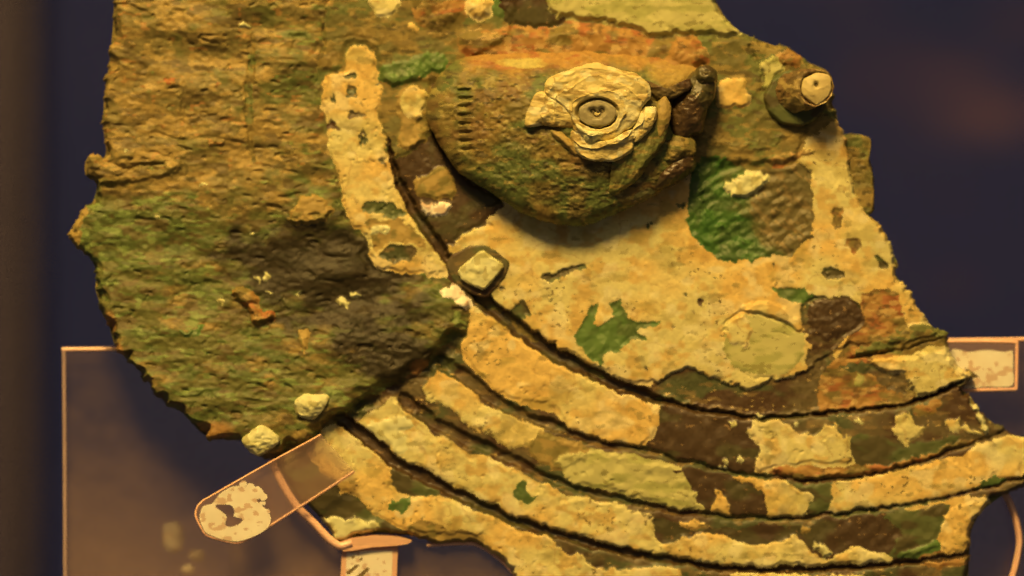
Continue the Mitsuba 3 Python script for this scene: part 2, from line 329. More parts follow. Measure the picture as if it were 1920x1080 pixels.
# ---- the inner plate and what covers it
M = [(836, 474), (862, 441), (898, 428), (925, 426), (912, 402), (940, 370), (1250, 350), (1285, 322), (1312, 322), (1330, 400), (1420, 460), (1500, 430), (1520, 390), (1518, 330), (1500, 300), (1498, 262), (1512, 246), (1545, 240), (1572, 215), (1586, 255),
 (1606, 355), (1631, 400), (1654, 422), (1676, 471), (1687, 497), (1681, 512), (1702, 542), (1725, 580), (1760, 618), (1700, 640), (1640, 645), (1560, 662), (1520, 690), (1495, 705), (1440, 718), (1402, 727), (1357, 718), (1324, 705), (1286, 691), (1240, 716), (1200, 722),
 (1150, 704), (1100, 678), (1050, 650), (1000, 620), (950, 583), (905, 540), (872, 505), (850, 490)]
region('front_plate__pale_crust', 'cream', M, 0.50, 5, 0.04, 0.02, text='broad pale yellow crust covering the middle of the plate', pits=0.12)
region('upper_crust', 'olive', [(1300, 70), (1425, 70), (1515, 112), (1570, 140), (1572, 225), (1540, 242), (1505, 262), (1498, 296), (1420, 312), (1330, 306), (1290, 320), (1240, 200), (1250, 90)], 0.9, 12, 0.12, 0.03, text='olive brown crust at the upper right of the plate')
region('upper_crust__crack_rim', 'olive', [(1330, 262), (1380, 268), (1420, 262), (1478, 250), (1440, 282), (1380, 285)], 0.25, 5, 0.05, 0.02)
region('upper_crust__rust_streak', 'rust', [(1442, 300), (1480, 282), (1515, 276), (1530, 282), (1480, 302), (1448, 310)], 0.3, 5, 0.05, 0.02)
region('front_plate__green_patch', 'patch', [(1299, 314), (1324, 296), (1365, 300), (1400, 326), (1440, 322), (1505, 303), (1516, 330), (1526, 390), (1520, 440), (1500, 460), (1480, 478), (1420, 482), (1395, 485), (1365, 495), (1340, 480), (1320, 462), (1300, 445), (1288, 420), (1290, 362)], 0.0, 6, 0.2, 0.06, text='large patch on the pale crust, bright green at left and olive brown at right')
H += 0.10 * N_d * (label_of == len(PARTS) - 1)
region('front_plate__pale_flake', 'pale', [(1355, 352), (1380, 330), (1410, 323), (1443, 330), (1425, 356), (1391, 374)], 0.7, 5, text='pale lozenge shaped flake on the green patch')
region('front_plate__green_patch_002', 'green', [(1074, 632), (1091, 602), (1104, 580), (1129, 571), (1112, 604), (1124, 608), (1152, 590), (1146, 568), (1167, 566), (1173, 592), (1190, 603), (1236, 601), (1230, 612), (1186, 620), (1214, 629), (1182, 638), (1162, 652), (1140, 662), (1123, 684), (1095, 660)], -0.2, 5, 0.08, 0.03, smooth=1, text='small jagged green patch in the pale crust')
region('front_plate__green_patch_003', 'dark_green', [(957, 586), (978, 563), (994, 586), (976, 598)], -0.4, 4, smooth=1)
region('front_plate__green_patch_004', 'dark_green', [(1014, 528), (1044, 506), (1070, 500), (1101, 500), (1060, 516), (1028, 530)], -0.45, 4, smooth=1)
region('front_plate__green_patch_005', 'green', [(1446, 541), (1470, 538), (1502, 534), (1514, 550), (1552, 555), (1507, 572), (1487, 569), (1470, 558)], -0.3, 4, 0.05)
region('front_plate__green_patch_006', 'dark_green', [(1543, 513), (1564, 500), (1582, 517)], -0.4, 4, smooth=1)
region('front_plate__green_patch_007', 'dark_green', [(1640, 486), (1665, 489), (1661, 499), (1648, 497)], -0.4, 4, smooth=1)
region('front_plate__rust_spot', 'rust', [(1558, 405), (1562, 392), (1580, 388), (1577, 408), (1572, 426), (1563, 420)], -0.35, 5)
region('front_plate__rust_spot_001', 'rust', [(1583, 448), (1612, 448), (1608, 462), (1598, 474), (1592, 462)], -0.35, 5)
for q, (a, b, r) in enumerate([(943, 542, 5), (1262, 611, 5), (1308, 565, 7), (1282, 553, 5), (1215, 690, 4), (1030, 560, 3), (1225, 415, 6), (1215, 420, 4), (1276, 384, 5), (1448, 500, 4), (1340, 520, 3)]):
    region('front_plate__pit', 'dark_green' if q > 2 else 'brown', [(a + r * math.cos(k) * (1 + 0.3 * math.sin(3 * k + q)), b + 0.8 * r * math.sin(k)) for k in np.linspace(0, 5.6, 8)], -0.4, 4, smooth=1)
region('front_plate__brown_patch', 'dark', [(1222, 722), (1240, 714), (1286, 690), (1324, 705), (1357, 718), (1402, 727), (1440, 716), (1485, 707), (1507, 694), (1513, 672), (1519, 640), (1507, 617), (1498, 575), (1511, 563), (1537, 553), (1575, 556), (1606, 561), (1618, 582), (1613, 612), (1588, 632), (1560, 662), (1546, 700), (1545, 765), (1406, 778), (1312, 760), (1237, 740)], -0.3, 5, 0.05, 0.02, text='dark brown bare patch below and right of the round disc')
region('front_plate__brown_patch_001', 'brown', [(1517, 575), (1540, 558), (1575, 560), (1602, 566), (1612, 590), (1604, 615), (1570, 632), (1530, 632), (1512, 606)], 0.25, 8, 0.04, 0.02, text='round glossy dark brown spot beside the disc')
region('rust_corner', 'rust', [(1616, 552), (1650, 543), (1678, 548), (1690, 580), (1700, 615), (1688, 628), (1650, 652), (1700, 690), (1712, 740), (1702, 752), (1650, 758), (1540, 768), (1540, 710), (1552, 690), (1575, 672), (1588, 640), (1614, 612)], -0.25, 8, 0.14, 0.04, text='rusty orange crust at the right end of the plate')
region('rust_corner__green_spot', 'verdigris', [(1598, 706), (1612, 702), (1625, 712), (1618, 722), (1602, 720)], 0.2, 4)
region('rust_corner__brown_spot', 'dark', [(1572, 686), (1610, 680), (1650, 690), (1698, 712), (1700, 735), (1660, 728), (1640, 708), (1600, 696)], -0.1, 6, 0.08)
region('edge_slab', 'olive', [(1640, 640), (1690, 622), (1714, 606), (1745, 613), (1780, 616), (1782, 632), (1752, 642), (1700, 654), (1640, 664), (1600, 668)], 0.5, 5, 0.10, 0.03, text='layered broken edge at the right end of the plate')
region('edge_slab__pale_flake', 'cream', [(1628, 676), (1669, 671), (1717, 668), (1744, 659), (1772, 662), (1784, 690), (1800, 702), (1808, 716), (1752, 736), (1717, 742), (1702, 730), (1699, 707), (1650, 696)], 0.8, 6, 0.03, 0.02, text='pale crust flake next to the right acrylic clip')
region('edge_slab__pale_chip', 'cream', [(1790, 670), (1803, 676), (1816, 690), (1808, 704), (1800, 694)], 0.5, 4)
stroke([(1592, 672), (1640, 664), (1690, 653), (1752, 638), (1776, 630)], [7, 9, 7, 6, 4], 1.1)
stroke([(1700, 640), (1735, 632), (1765, 622)], [3, 5, 3], 0.6)
stroke([(1735, 745), (1762, 737), (1800, 722)], [4, 7, 3], 0.9)
stroke([(1738, 738), (1745, 690), (1756, 668)], [2.5, 3, 2.5], 0.25)
# the round disc
th = np.linspace(0, 2 * np.pi, 40, endpoint=False)
region('round_disc', 'verdigris', np.c_[1434 + 78 * np.cos(th), 643 + 60 * np.sin(th) + 0 * th], 0.18, 5, 0.03, 0.01, smooth=1, flat=0.05, text='flat pale grey green disc set in the crust')
region('round_disc__pale_flake', 'cream', [(1360, 612), (1380, 594), (1408, 600), (1410, 626), (1404, 648), (1388, 640), (1362, 632)], 0.35, 5, 0.04)
region('round_disc__pale_flake_001', 'cream', [(1385, 580), (1420, 566), (1470, 578), (1500, 600), (1505, 622), (1480, 606), (1440, 594), (1400, 590)], 0.45, 5, 0.03)
stroke([(1352, 630), (1362, 606), (1384, 586), (1422, 567)], [3, 5, 6, 3], 0.7)
stroke([(1388, 586), (1425, 590), (1462, 600), (1497, 621)], [4, 6, 7, 3], 0.8)
stroke([(1446, 622), (1462, 626), (1480, 628)], [3, 5, 3], 0.4)
stroke([(1372, 690), (1410, 706), (1460, 708), (1495, 690)], [2, 5, 5, 2], 0.3)

# ---- strips beside the spiral, left
region('front_plate__brown_patch_002', 'brown', [(735, 280), (770, 262), (800, 240), (830, 275), (868, 325), (940, 380), (925, 400), (900, 428), (862, 436), (838, 468), (812, 440), (775, 380)], 0.3, 8, 0.05, 0.02, text='bare dark brown patch left of the boss')
region('outer_strip', 'olive', [(712, 150), (800, 140), (808, 190), (806, 250), (770, 285), (730, 290), (716, 240)], 0.4, 8, 0.06, 0.02)
region('outer_strip__pale_flake', 'tan', [(744, 178), (758, 166), (780, 163), (798, 172), (800, 192), (796, 222), (790, 236), (795, 268), (752, 272), (746, 236)], 0.45, 6, 0.05, 0.02)
region('outer_strip__pale_flake_001', 'cream', [(752, 180), (765, 166), (795, 172), (799, 190), (796, 210), (785, 226), (764, 224), (752, 205)], 0.25, 5, 0.08, 0.02)
region('outer_strip__pale_flake_002', 'tan', [(772, 348), (776, 334), (800, 322), (838, 314), (850, 338), (856, 362), (830, 372), (800, 368), (782, 362)], 0.45, 6, 0.06, 0.02)
region('outer_strip__white_chip', 'chip_and_glare', [(786, 380), (800, 377), (815, 384), (828, 376), (846, 388), (838, 400), (814, 406), (794, 396)], 0.6, 4, text='small whitish chip below the boss')
F1 = [(648, 100), (667, 89), (690, 89), (701, 100), (702, 154), (712, 162), (711, 193), (706, 222), (717, 247), (725, 285), (722, 310), (731, 335), (750, 372), (768, 408), (800, 450), (836, 500), (800, 516), (748, 506), (706, 497), (690, 452), (667, 426), (651, 397), (634, 337), (622, 292), (614, 255), (623, 232), (611, 224), (608, 147), (640, 138), (652, 128)]
region('outer_strip_001', 'cream', F1, 0.40, 4, 0.06, 0.03, smooth=1, pits=0.4, text='long curved pale strip between the rough crust and the boss')
region('outer_strip_001__green_spot', 'dark_green', [(680, 392), (690, 378), (712, 374), (740, 384), (762, 404), (745, 410), (712, 396), (692, 400)], -0.3, 4, 0.05, smooth=1)
region('outer_strip_001__brown_spot', 'dark', [(712, 478), (728, 462), (756, 458), (778, 466), (770, 482), (738, 492)], -0.3, 5, smooth=1)
region('outer_strip_001__tan_patch', 'tan', [(680, 415), (700, 408), (740, 410), (770, 424), (800, 462), (770, 456), (735, 452), (705, 470), (695, 452)], -0.05, 5, 0.05)
region('outer_strip_001__bright_chip', 'pale', [(688, 436), (696, 422), (716, 419), (728, 428), (722, 438), (704, 440)], 0.3, 4)
for q, (a, b, rx, ry) in enumerate([(662, 168, 5, 14), (660, 182, 10, 5), (662, 216, 18, 4), (678, 262, 4, 16), (625, 186, 5, 6), (624, 232, 7, 6), (632, 238, 8, 4), (704, 160, 5, 4), (683, 268, 7, 4), (655, 140, 12, 4), (716, 302, 5, 7)]):
    region('outer_strip_001__pit', 'dark', [(a + rx * math.cos(k) * (1 + 0.3 * math.sin(3 * k + q)), b + ry * math.sin(k) * (1 + 0.3 * math.cos(2 * k + q))) for k in np.linspace(0, 5.6, 9)], -0.45, 4, smooth=1)

# ---- the top
region('top_crust', 'olive', [(600, -60), (960, -60), (960, 60), (900, 110), (830, 150), (780, 162), (715, 160), (704, 100), (690, 86), (650, 88), (640, 136), (604, 140), (594, 150), (604, 60)], 0.55, 12, 0.10, 0.04, text='olive green crust above the long pale strip')
region('top_crust__green_patch', 'green', [(714, 122), (760, 108), (830, 96), (836, 120), (800, 142), (766, 158), (722, 160), (708, 148)], 0.35, 6, 0.10, 0.03)
region('top_crust__pale_flake', 'cream', [(684, -12), (748, -12), (738, 25), (720, 34), (700, 20)], 0.5, 6, 0.06)
region('top_crust__rust_lump', 'rust', [(766, -20), (860, -20), (878, 20), (864, 50), (830, 66), (798, 60), (784, 44), (772, 20)], 1.3, 30, 0.25, 0.06, text='red orange rust lump at the top edge')
region('top_crust__pale_flake_001', 'cream', [(765, 46), (772, 38), (782, 48), (780, 60), (768, 58)], 0.4, 4)
region('top_crust__pale_pebble', 'cream', [(872, 8), (884, -8), (914, -10), (926, 8), (920, 30), (900, 40), (880, 34)], 1.5, 18, 0.10, 0.03, text='round pale pebble beside the red rust lump')
region('top_crust__green_patch_001', 'green', [(924, -30), (950, -30), (950, 20), (940, 38), (924, 30)], 0.2, 6)
region('top_patch', 'brown', [(948, -30), (1020, -30), (1034, 14), (1060, 36), (1040, 46), (980, 46), (944, 36)], 0.4, 8, 0.05, text='bare brown patch at the top edge')
region('top_plate', 'verdigris', [(1008, -60), (1330, -60), (1345, 0), (1359, 26), (1394, 62), (1330, 66), (1290, 66), (1268, 58), (1240, 66), (1172, 52), (1150, 44), (1070, 37), (1032, 20)], 1.2, 8, 0.04, 0.03, text='pale yellow green plate at the top edge')
region('rust_belt', 'rust', [(860, 68), (930, 50), (1050, 46), (1150, 46), (1175, 54), (1240, 68), (1300, 68), (1330, 110), (1280, 150), (1180, 140), (1080, 130), (960, 128), (880, 112)], 1.6, 20, 0.30, 0.07, text='rusty orange belt above the boss')
region('upper_crust__pale_flake', 'cream', [(1344, 160), (1369, 148), (1392, 150), (1399, 172), (1410, 189), (1400, 200), (1376, 198), (1354, 205), (1336, 184)], 0.5, 6, 0.04, smooth=1, text='pale flake left of the bolt')
region('upper_crust__pale_flake_001', 'verdigris', [(1420, 124), (1442, 105), (1470, 116), (1456, 148), (1445, 172), (1430, 156)], 0.5, 6, 0.06)
region('upper_crust__rust_spot', 'rust', [(1452, 104), (1480, 98), (1500, 112), (1494, 124), (1470, 124)], 0.3, 6, 0.06)
stroke([(1404, 84), (1420, 118), (1424, 150), (1430, 180)], [4, 7, 6, 3], 0.6)
stroke([(1338, 268), (1365, 276), (1400, 270)], [3, 4, 2], 0.4)

# ---- pale flakes on the rings
def flake(ring, poly, mat='cream', dh=0.30, **k): return region(ring + '__pale_flake', mat, poly, dh, k.pop('bevel', 4), k.pop('rough', 0.035), 0.02, pits=k.pop('pits', 0.3), **k)
R1, R2, R3, R4 = 'spiral_ring', 'spiral_ring_001', 'spiral_ring_002', 'spiral_ring_003'
flake(R1, [(868, 590), (885, 580), (920, 600), (960, 628), (1010, 662), (1060, 692), (1110, 716), (1170, 740), (1232, 762), (1236, 790), (1216, 826), (1200, 838), (1132, 822), (1102, 818), (1066, 798), (1039, 764), (997, 757), (952, 742), (915, 716), (890, 690), (868, 650), (872, 620)], smooth=1)
region(R1 + '__brown_patch', 'brown', [(1237, 764), (1312, 776), (1400, 792), (1420, 800), (1405, 812), (1424, 846), (1414, 872), (1380, 880), (1300, 862), (1240, 845), (1218, 832), (1236, 800)], -0.05, 8, 0.03, text='dark brown bare patch on the inner ring')
flake(R1, [(1402, 806), (1417, 793), (1455, 789), (1477, 799), (1496, 811), (1537, 806), (1550, 790), (1569, 795), (1575, 816), (1592, 817), (1592, 851), (1602, 866), (1575, 869), (1507, 874), (1440, 879), (1412, 871), (1425, 847), (1420, 825)], smooth=1)
flake(R1, [(1674, 802), (1677, 783), (1688, 774), (1706, 778), (1713, 799), (1730, 806), (1711, 829), (1699, 835), (1683, 820)])
flake(R1, [(1772, 790), (1780, 784), (1797, 786), (1800, 802), (1834, 808), (1846, 802), (1836, 814), (1800, 810), (1780, 808)])
region(R1 + '__raised_rim', 'pale', [(1817, 738), (1823, 740), (1836, 768), (1850, 800), (1846, 810), (1838, 800), (1828, 772)], 0.8, 4)
region(R1 + '__rust_streak', 'rust', [(1706, 764), (1740, 752), (1760, 746), (1764, 760), (1740, 772), (1714, 778)], 0.15, 5, 0.08)
region(R1 + '__green_patch', 'dark_green', [(1600, 812), (1640, 818), (1690, 838), (1760, 822), (1800, 816), (1790, 836), (1700, 862), (1620, 870), (1600, 852)], 0.1, 6, 0.08)
for a, b in [(1370, 790), (1425, 778), (1358, 863), (1385, 862), (1352, 874), (1492, 796), (1612, 786)]:
    region(R1 + '__pale_chip', 'pale', [(a - 7, b), (a, b - 4), (a + 8, b), (a + 1, b + 5)], 0.35, 4)
flake(R2, [(800, 744), (800, 700), (815, 690), (832, 700), (855, 714), (885, 731), (904, 757), (937, 769), (994, 787), (1018, 806), (994, 838), (960, 838), (911, 814), (862, 787), (838, 764)])
region(R2 + '__tan_patch', 'tan', [(1016, 812), (1060, 828), (1100, 842), (1090, 866), (1052, 880), (1010, 862), (985, 842)], 0.35, 6, 0.06)
flake(R2, [(1050, 858), (1099, 847), (1140, 852), (1185, 854), (1215, 870), (1271, 869), (1294, 892), (1302, 937), (1314, 954), (1275, 952), (1219, 937), (1155, 919), (1087, 907), (1057, 896), (1048, 872)], mat='verdigris', rough=0.09, smooth=1)
region(R2 + '__brown_patch', 'brown', [(1267, 874), (1312, 886), (1374, 890), (1412, 915), (1437, 937), (1441, 968), (1372, 968), (1368, 945), (1351, 922), (1339, 918), (1334, 940), (1326, 952), (1305, 934), (1297, 907), (1286, 889)], -0.02, 6, 0.03)
flake(R2, [(1340, 921), (1351, 924), (1366, 940), (1370, 962), (1352, 958), (1330, 953), (1336, 938)], smooth=1)
flake(R2, [(1370, 890), (1425, 892), (1470, 899), (1485, 915), (1522, 920), (1525, 934), (1511, 961), (1440, 967), (1439, 942), (1424, 920), (1395, 902)], smooth=1)
region(R2 + '__green_patch', 'dark_green', [(1476, 898), (1520, 904), (1562, 902), (1556, 945), (1547, 968), (1510, 968), (1526, 936), (1522, 918), (1486, 914)], 0.1, 5, 0.05, smooth=1)
flake(R2, [(1562, 905), (1612, 896), (1695, 876), (1732, 871), (1752, 861), (1785, 862), (1807, 875), (1824, 880), (1816, 852), (1838, 836), (1886, 820), (1909, 842), (1914, 877), (1898, 902), (1867, 892), (1838, 911), (1819, 927), (1725, 950), (1640, 956), (1575, 963), (1546, 969), (1556, 945)], smooth=1, pits=0.1)
region(R2 + '__green_patch_001', 'green', [(1828, 918), (1850, 898), (1870, 894), (1890, 902), (1860, 914)], 0.15, 5, 0.05)
region(R2 + '__rim', 'rust', [(1450, 884), (1530, 888), (1600, 880), (1690, 862), (1760, 842), (1830, 822), (1840, 828), (1760, 852), (1690, 872), (1600, 892), (1530, 897)], 0.35, 5, 0.08, text='thin brownish rim of the second ring')
flake(R3, [(662, 792), (686, 766), (709, 750), (735, 750), (752, 762), (787, 776), (796, 800), (812, 826), (834, 824), (881, 855), (911, 857), (960, 881), (994, 904), (1035, 915), (1056, 938), (1099, 934), (1144, 941), (1200, 960), (1232, 971), (1222, 984), (1242, 1026), (1282, 1009), (1316, 1000), (1357, 1012), (1410, 1024), (1455, 1016), (1485, 1008), (1504, 1009), (1520, 1032), (1545, 1051), (1605, 1031), (1635, 1033), (1662, 1050), (1575, 1058), (1425, 1061), (1350, 1056), (1275, 1046), (1162, 1024), (1087, 1003), (1035, 990), (956, 958), (900, 932), (825, 894), (799, 879), (761, 860), (712, 830), (675, 800)], smooth=1)
region(R3 + '__bright_patch', 'pale', [(684, 800), (712, 788), (750, 780), (768, 786), (768, 800), (750, 812), (766, 838), (752, 850), (720, 828)], 0.22, 5, 0.04, smooth=1, text='brightest yellowish patch at the left end of the third ring')
region(R3 + '__green_patch', 'green', [(962, 930), (968, 908), (985, 904), (990, 920), (1004, 928), (1000, 940), (980, 936)], 0.05, 4, 0.05)
flake(R3, [(1275, 977), (1292, 973), (1326, 985), (1310, 990), (1278, 987)], dh=0.35)
region(R3 + '__brown_patch', 'brown', [(1224, 974), (1268, 978), (1280, 992), (1340, 992), (1420, 984), (1500, 986), (1560, 974), (1660, 966), (1690, 985), (1660, 1030), (1600, 1024), (1545, 1044), (1525, 1030), (1505, 1004), (1460, 1010), (1410, 1018), (1340, 996), (1282, 1004), (1244, 1020)], -0.05, 6, 0.05)
region(R3 + '__green_patch_001', 'dark_green', [(1660, 968), (1720, 958), (1770, 946), (1766, 985), (1756, 1010), (1700, 1030), (1670, 1030), (1690, 990)], 0.1, 8, 0.08)
region(R3 + '__green_patch_002', 'green', [(1685, 1040), (1702, 1032), (1740, 1020), (1758, 1012), (1764, 1026), (1720, 1040), (1690, 1048)], 0.25, 5, 0.05)
flake(R3, [(1772, 966), (1800, 946), (1837, 942), (1846, 960), (1834, 986), (1820, 1012), (1800, 1032), (1777, 1034), (1760, 1009), (1766, 988)], rough=0.12)
region(R3 + '__pale_chip', 'pale', [(1532, 1022), (1542, 1020), (1553, 1034), (1546, 1042), (1536, 1036)], 0.6, 5)
region(R3 + '__pale_chip_001', 'tan', [(1498, 992), (1508, 988), (1516, 995), (1506, 1000)], 0.35, 4)
region(R3 + '__rust_streak', 'rust', [(1720, 1052), (1770, 1042), (1820, 1036), (1818, 1056), (1760, 1064)], 0.3, 6, 0.1)
flake(R4, [(598, 818), (630, 798), (656, 812), (700, 846), (731, 870), (729, 892), (742, 915), (766, 934), (810, 930), (840, 934), (881, 956), (937, 977), (975, 999), (1031, 1006), (1056, 1032), (1095, 1039), (1132, 1069), (1200, 1058), (1275, 1070), (1280, 1100), (1290, 1160), (1010, 1160), (975, 1096), (945, 1052), (919, 1026), (905, 1005), (880, 1000), (800, 1000), (762, 994), (750, 986), (712, 971), (686, 949), (675, 930), (634, 915), (622, 892), (600, 876), (590, 850)], smooth=1)
region(R4 + '__green_patch', 'green', [(728, 948), (740, 938), (770, 934), (768, 946), (748, 960), (734, 960)], 0.1, 4, 0.05)
region(R4 + '__olive_patch', 'tan', [(765, 992), (790, 975), (840, 990), (890, 998), (905, 1010), (890, 1018), (830, 1016), (780, 1006)], -0.15, 6, 0.06)
region(R4 + '__green_patch_001', 'dark_green', [(732, 880), (760, 872), (800, 888), (830, 908), (800, 926), (770, 928), (742, 908)], 0.1, 6, 0.06)
region(R4 + '__dark_patch', 'dark_green', [(530, 885), (560, 868), (590, 876), (620, 895), (640, 920), (680, 940), (690, 958), (720, 980), (760, 1000), (700, 1000), (640, 975), (590, 950), (555, 920)], 0.1, 6, 0.08)
flake(R4, [(606, 975), (650, 974), (690, 976), (714, 990), (690, 998), (650, 1006), (630, 1010), (612, 990)], mat='pale', dh=0.35, smooth=1)
flake(R4, [(1370, 1078), (1440, 1074), (1560, 1078), (1620, 1082), (1620, 1110), (1400, 1110)], dh=0.5)
# ---- the grooves
stroke(G1[:8], [6, 14, 20, 24, 26], 1.6, 'spiral_groove', 'brown')
stroke(G1[7:14], [28, 28, 26, 24, 20, 14], 1.8, 'spiral_groove', 'brown')
stroke(G1[13:], [10, 8, 8, 7, 7, 8, 6], 1.3, 'spiral_groove', 'brown')
stroke(G2[1:], [28, 26, 20, 14, 9, 8, 7, 6, 6, 6, 6, 6], 0.85, 'spiral_groove', 'dark')
stroke(G3[1:], [28, 24, 20, 16, 12, 10, 9, 8, 8, 8, 6, 6], 0.85, 'spiral_groove', 'dark')
stroke(G4[1:], [26, 24, 20, 18, 15, 14, 12, 10, 9, 9, 9], 1.1, 'spiral_groove', 'brown')

# ---- the rough crust on the left
CR = [(60, -80), (618, -60), (606, 60), (594, 150), (606, 240), (614, 292), (628, 337), (645, 397), (662, 430), (684, 456), (700, 497), (730, 512), (800, 520), (850, 545), (876, 572), (876, 612), (850, 650), (812, 690), (770, 722), (720, 748), (660, 780), (610, 802), (560, 838), (486, 862), (430, 870), (100, 640), (60, 300)]
mcr = inside(CR, 1) & body
dcr = dist(mcr)
thick = 0.5 + 0.5 * sst(640, 420, UU) + 3.1 * sst(520, 760, VV - 0.10 * (UU - 600)) + 1.2 * sst(700, 850, UU) * sst(520, 600, VV)
wcr = sst(0, 16 + 26 * sst(560, 720, UU) * sst(560, 680, VV), dcr + 5 * nz(22, 18, 48)) * mcr
H += wcr * thick + 0.25 * sst(0, 30, dcr) * N_b * mcr
rough = 0.05 * nz(30, 14, 44, 6) + 0.15 * N_h2 + 0.05 * N_h3 + 0.09 * nz(20, 17, 43) + 0.045 * nz(7, 6, 45) + 0.03 * nz(18, 60, 47) - 0.40 * sst(1.4, 2.4, N_h1 + 0.5 * N_h2) - 0.5 * sst(1.7, 2.5, nz(20, 7, 41, 8)) - 0.35 * sst(1.8, 2.4, nz(10, 5, 46, -20))
bare = np.exp(-np.square((UU - 575) / 150) - np.square((VV - 500) / 75))
H += sst(0, 10, dcr) * mcr * rough * (1 - 0.35 * bare) * 0.85
H -= 0.5 * bare * mcr
PARTS.append((F + '__rough_crust', 'crust', 'thick rough olive green crust on the left half')); label_of[mcr] = len(PARTS) - 1
stroke([(474, 64), (470, 120), (466, 180), (468, 240), (474, 300)], [8, 15, 16, 15, 8], 0.45, 'rough_crust__groove', 'olive', 'dark upright groove in the upper crust')
stroke([(345, 150), (340, 210), (345, 300), (350, 340)], [4, 6, 8, 5], 0.3)
stroke([(618, -40), (612, 30), (604, 90), (594, 152)], [4, 4, 5, 4], 0.8)
stroke([(200, 302), (240, 312), (290, 306), (330, 298)], [4, 7, 5, 3], 0.7)
stroke([(628, 70), (660, 68), (700, 74), (716, 86)], [3, 4, 4, 3], 0.35)
region('rough_crust__ledge', 'crust', [(158, 298), (240, 318), (300, 312), (340, 300), (340, 322), (250, 345), (180, 350), (158, 328)], 0.7, 8, 0.1, 0.03)
region('rough_crust__ochre_lump', 'crust', [(205, 285), (225, 272), (255, 278), (262, 295), (240, 306), (212, 302)], 0.6, 14, 0.08, 0.03)
region('rough_crust__dark_lump', 'dark', [(648, 774), (690, 742), (742, 722), (786, 694), (812, 664), (846, 640), (866, 634), (866, 656), (836, 690), (806, 704), (776, 726), (724, 752), (668, 790)], -0.3, 10, 0.35, 0.08, text='dark lumpy corrosion along the lower right rim of the crust')  # corroded lumps, their dark colour also carries the shadow at this rim
region('rough_crust__pale_flake', 'tan', [(532, 408), (554, 390), (561, 371), (584, 367), (608, 376), (620, 397), (600, 416), (574, 422), (540, 420)], 0.9, 7, 0.06, 0.02, text='pale tan flake on the rough crust')
region('rough_crust__rust_chunk', 'rust', [(436, 550), (465, 538), (485, 554), (490, 578), (512, 580), (507, 600), (484, 612), (468, 603), (464, 582), (442, 566)], 1.5, 9, 0.25, 0.06, text='orange rust chunk on the dark green crust')
region('rough_crust__edge_flake', 'tan', [(160, 384), (164, 400), (150, 428), (146, 448), (160, 474), (176, 504), (165, 492), (138, 462), (124, 445), (140, 412)], 0.4, 5, text='pale thin flake on the left rim')
region('rough_crust__white_chip', 'chip_and_glare', [(822, 541), (846, 538), (862, 554), (878, 572), (870, 580), (850, 563), (830, 553)], 0.4, 4, 0.03, text='whitish chip at the right corner of the crust')
region('rough_crust__green_ridge', 'green', [(360, 616), (384, 608), (384, 622), (366, 628), (340, 622)], 0.4, 5, 0.08)
region('rough_crust__looped_ridge', 'tan', [(558, 630), (570, 612), (582, 618), (580, 634), (574, 660), (570, 672), (566, 650)], 0.5, 5, 0.05)
rg = np.random.default_rng(5)
for a, b, r in [(415, 566, 6), (640, 568, 9), (664, 556, 8), (672, 552, 6), (498, 518, 8), (480, 524, 6), (382, 345, 7), (470, 435, 5), (296, 402, 4), (505, 545, 4), (560, 552, 4), (236, 284, 6), (455, 44, 7)]:  # pale grains painted as glints on the crust
    region('rough_crust__glint_grain', 'pale', [(a + 1.3 * r * math.cos(k) * rg.uniform(.7, 1.2), b + 0.7 * r * math.sin(k) * rg.uniform(.7, 1.2)) for k in np.linspace(0, 5.5, 7)], 0.5, 4, smooth=1)
for a, b, r in [(405, 265, 9), (402, 155, 6), (318, 148, 7), (540, 285, 8), (250, 82, 5)]:
    region('rough_crust__rust_grain', 'rust', [(a + 1.4 * r * math.cos(k) * rg.uniform(.7, 1.2), b + 0.7 * r * math.sin(k) * rg.uniform(.7, 1.2)) for k in np.linspace(0, 5.5, 7)], 0.3, 4, smooth=1)

# ---- islands left between the pieces join their neighbours
for q in range(len(PARTS)):
    cc, n = ndimage.label((label_of == q) & body)
    if n > 1:
        size = np.bincount(cc.ravel()); size[0] = 0
        bad = (cc > 0) & (cc != size.argmax()) & (size[cc] < (1e9 if q == 0 or 'ring' in PARTS[q][0].split('__')[-1] else 60))
        if bad.any():
            near = ndimage.distance_transform_edt(bad | ~body, return_distances=False, return_indices=True)
            label_of[bad] = label_of[near[0][bad], near[1][bad]]
# ---- rim of the whole piece and the meshes
H -= 2.6 * (1 - sst(0, 9, d_out)) * body
H += 0.005 * nz(4, 4, 91)
H = np.where(body, np.clip(ndimage.gaussian_filter(H, 0.55), -5, 12), -5)
FX = (D - 0.0) / D
PX = np.stack([(UU - 960) * S, -H * 1e-3, (540 - VV) * S], -1).reshape(-1, 3)
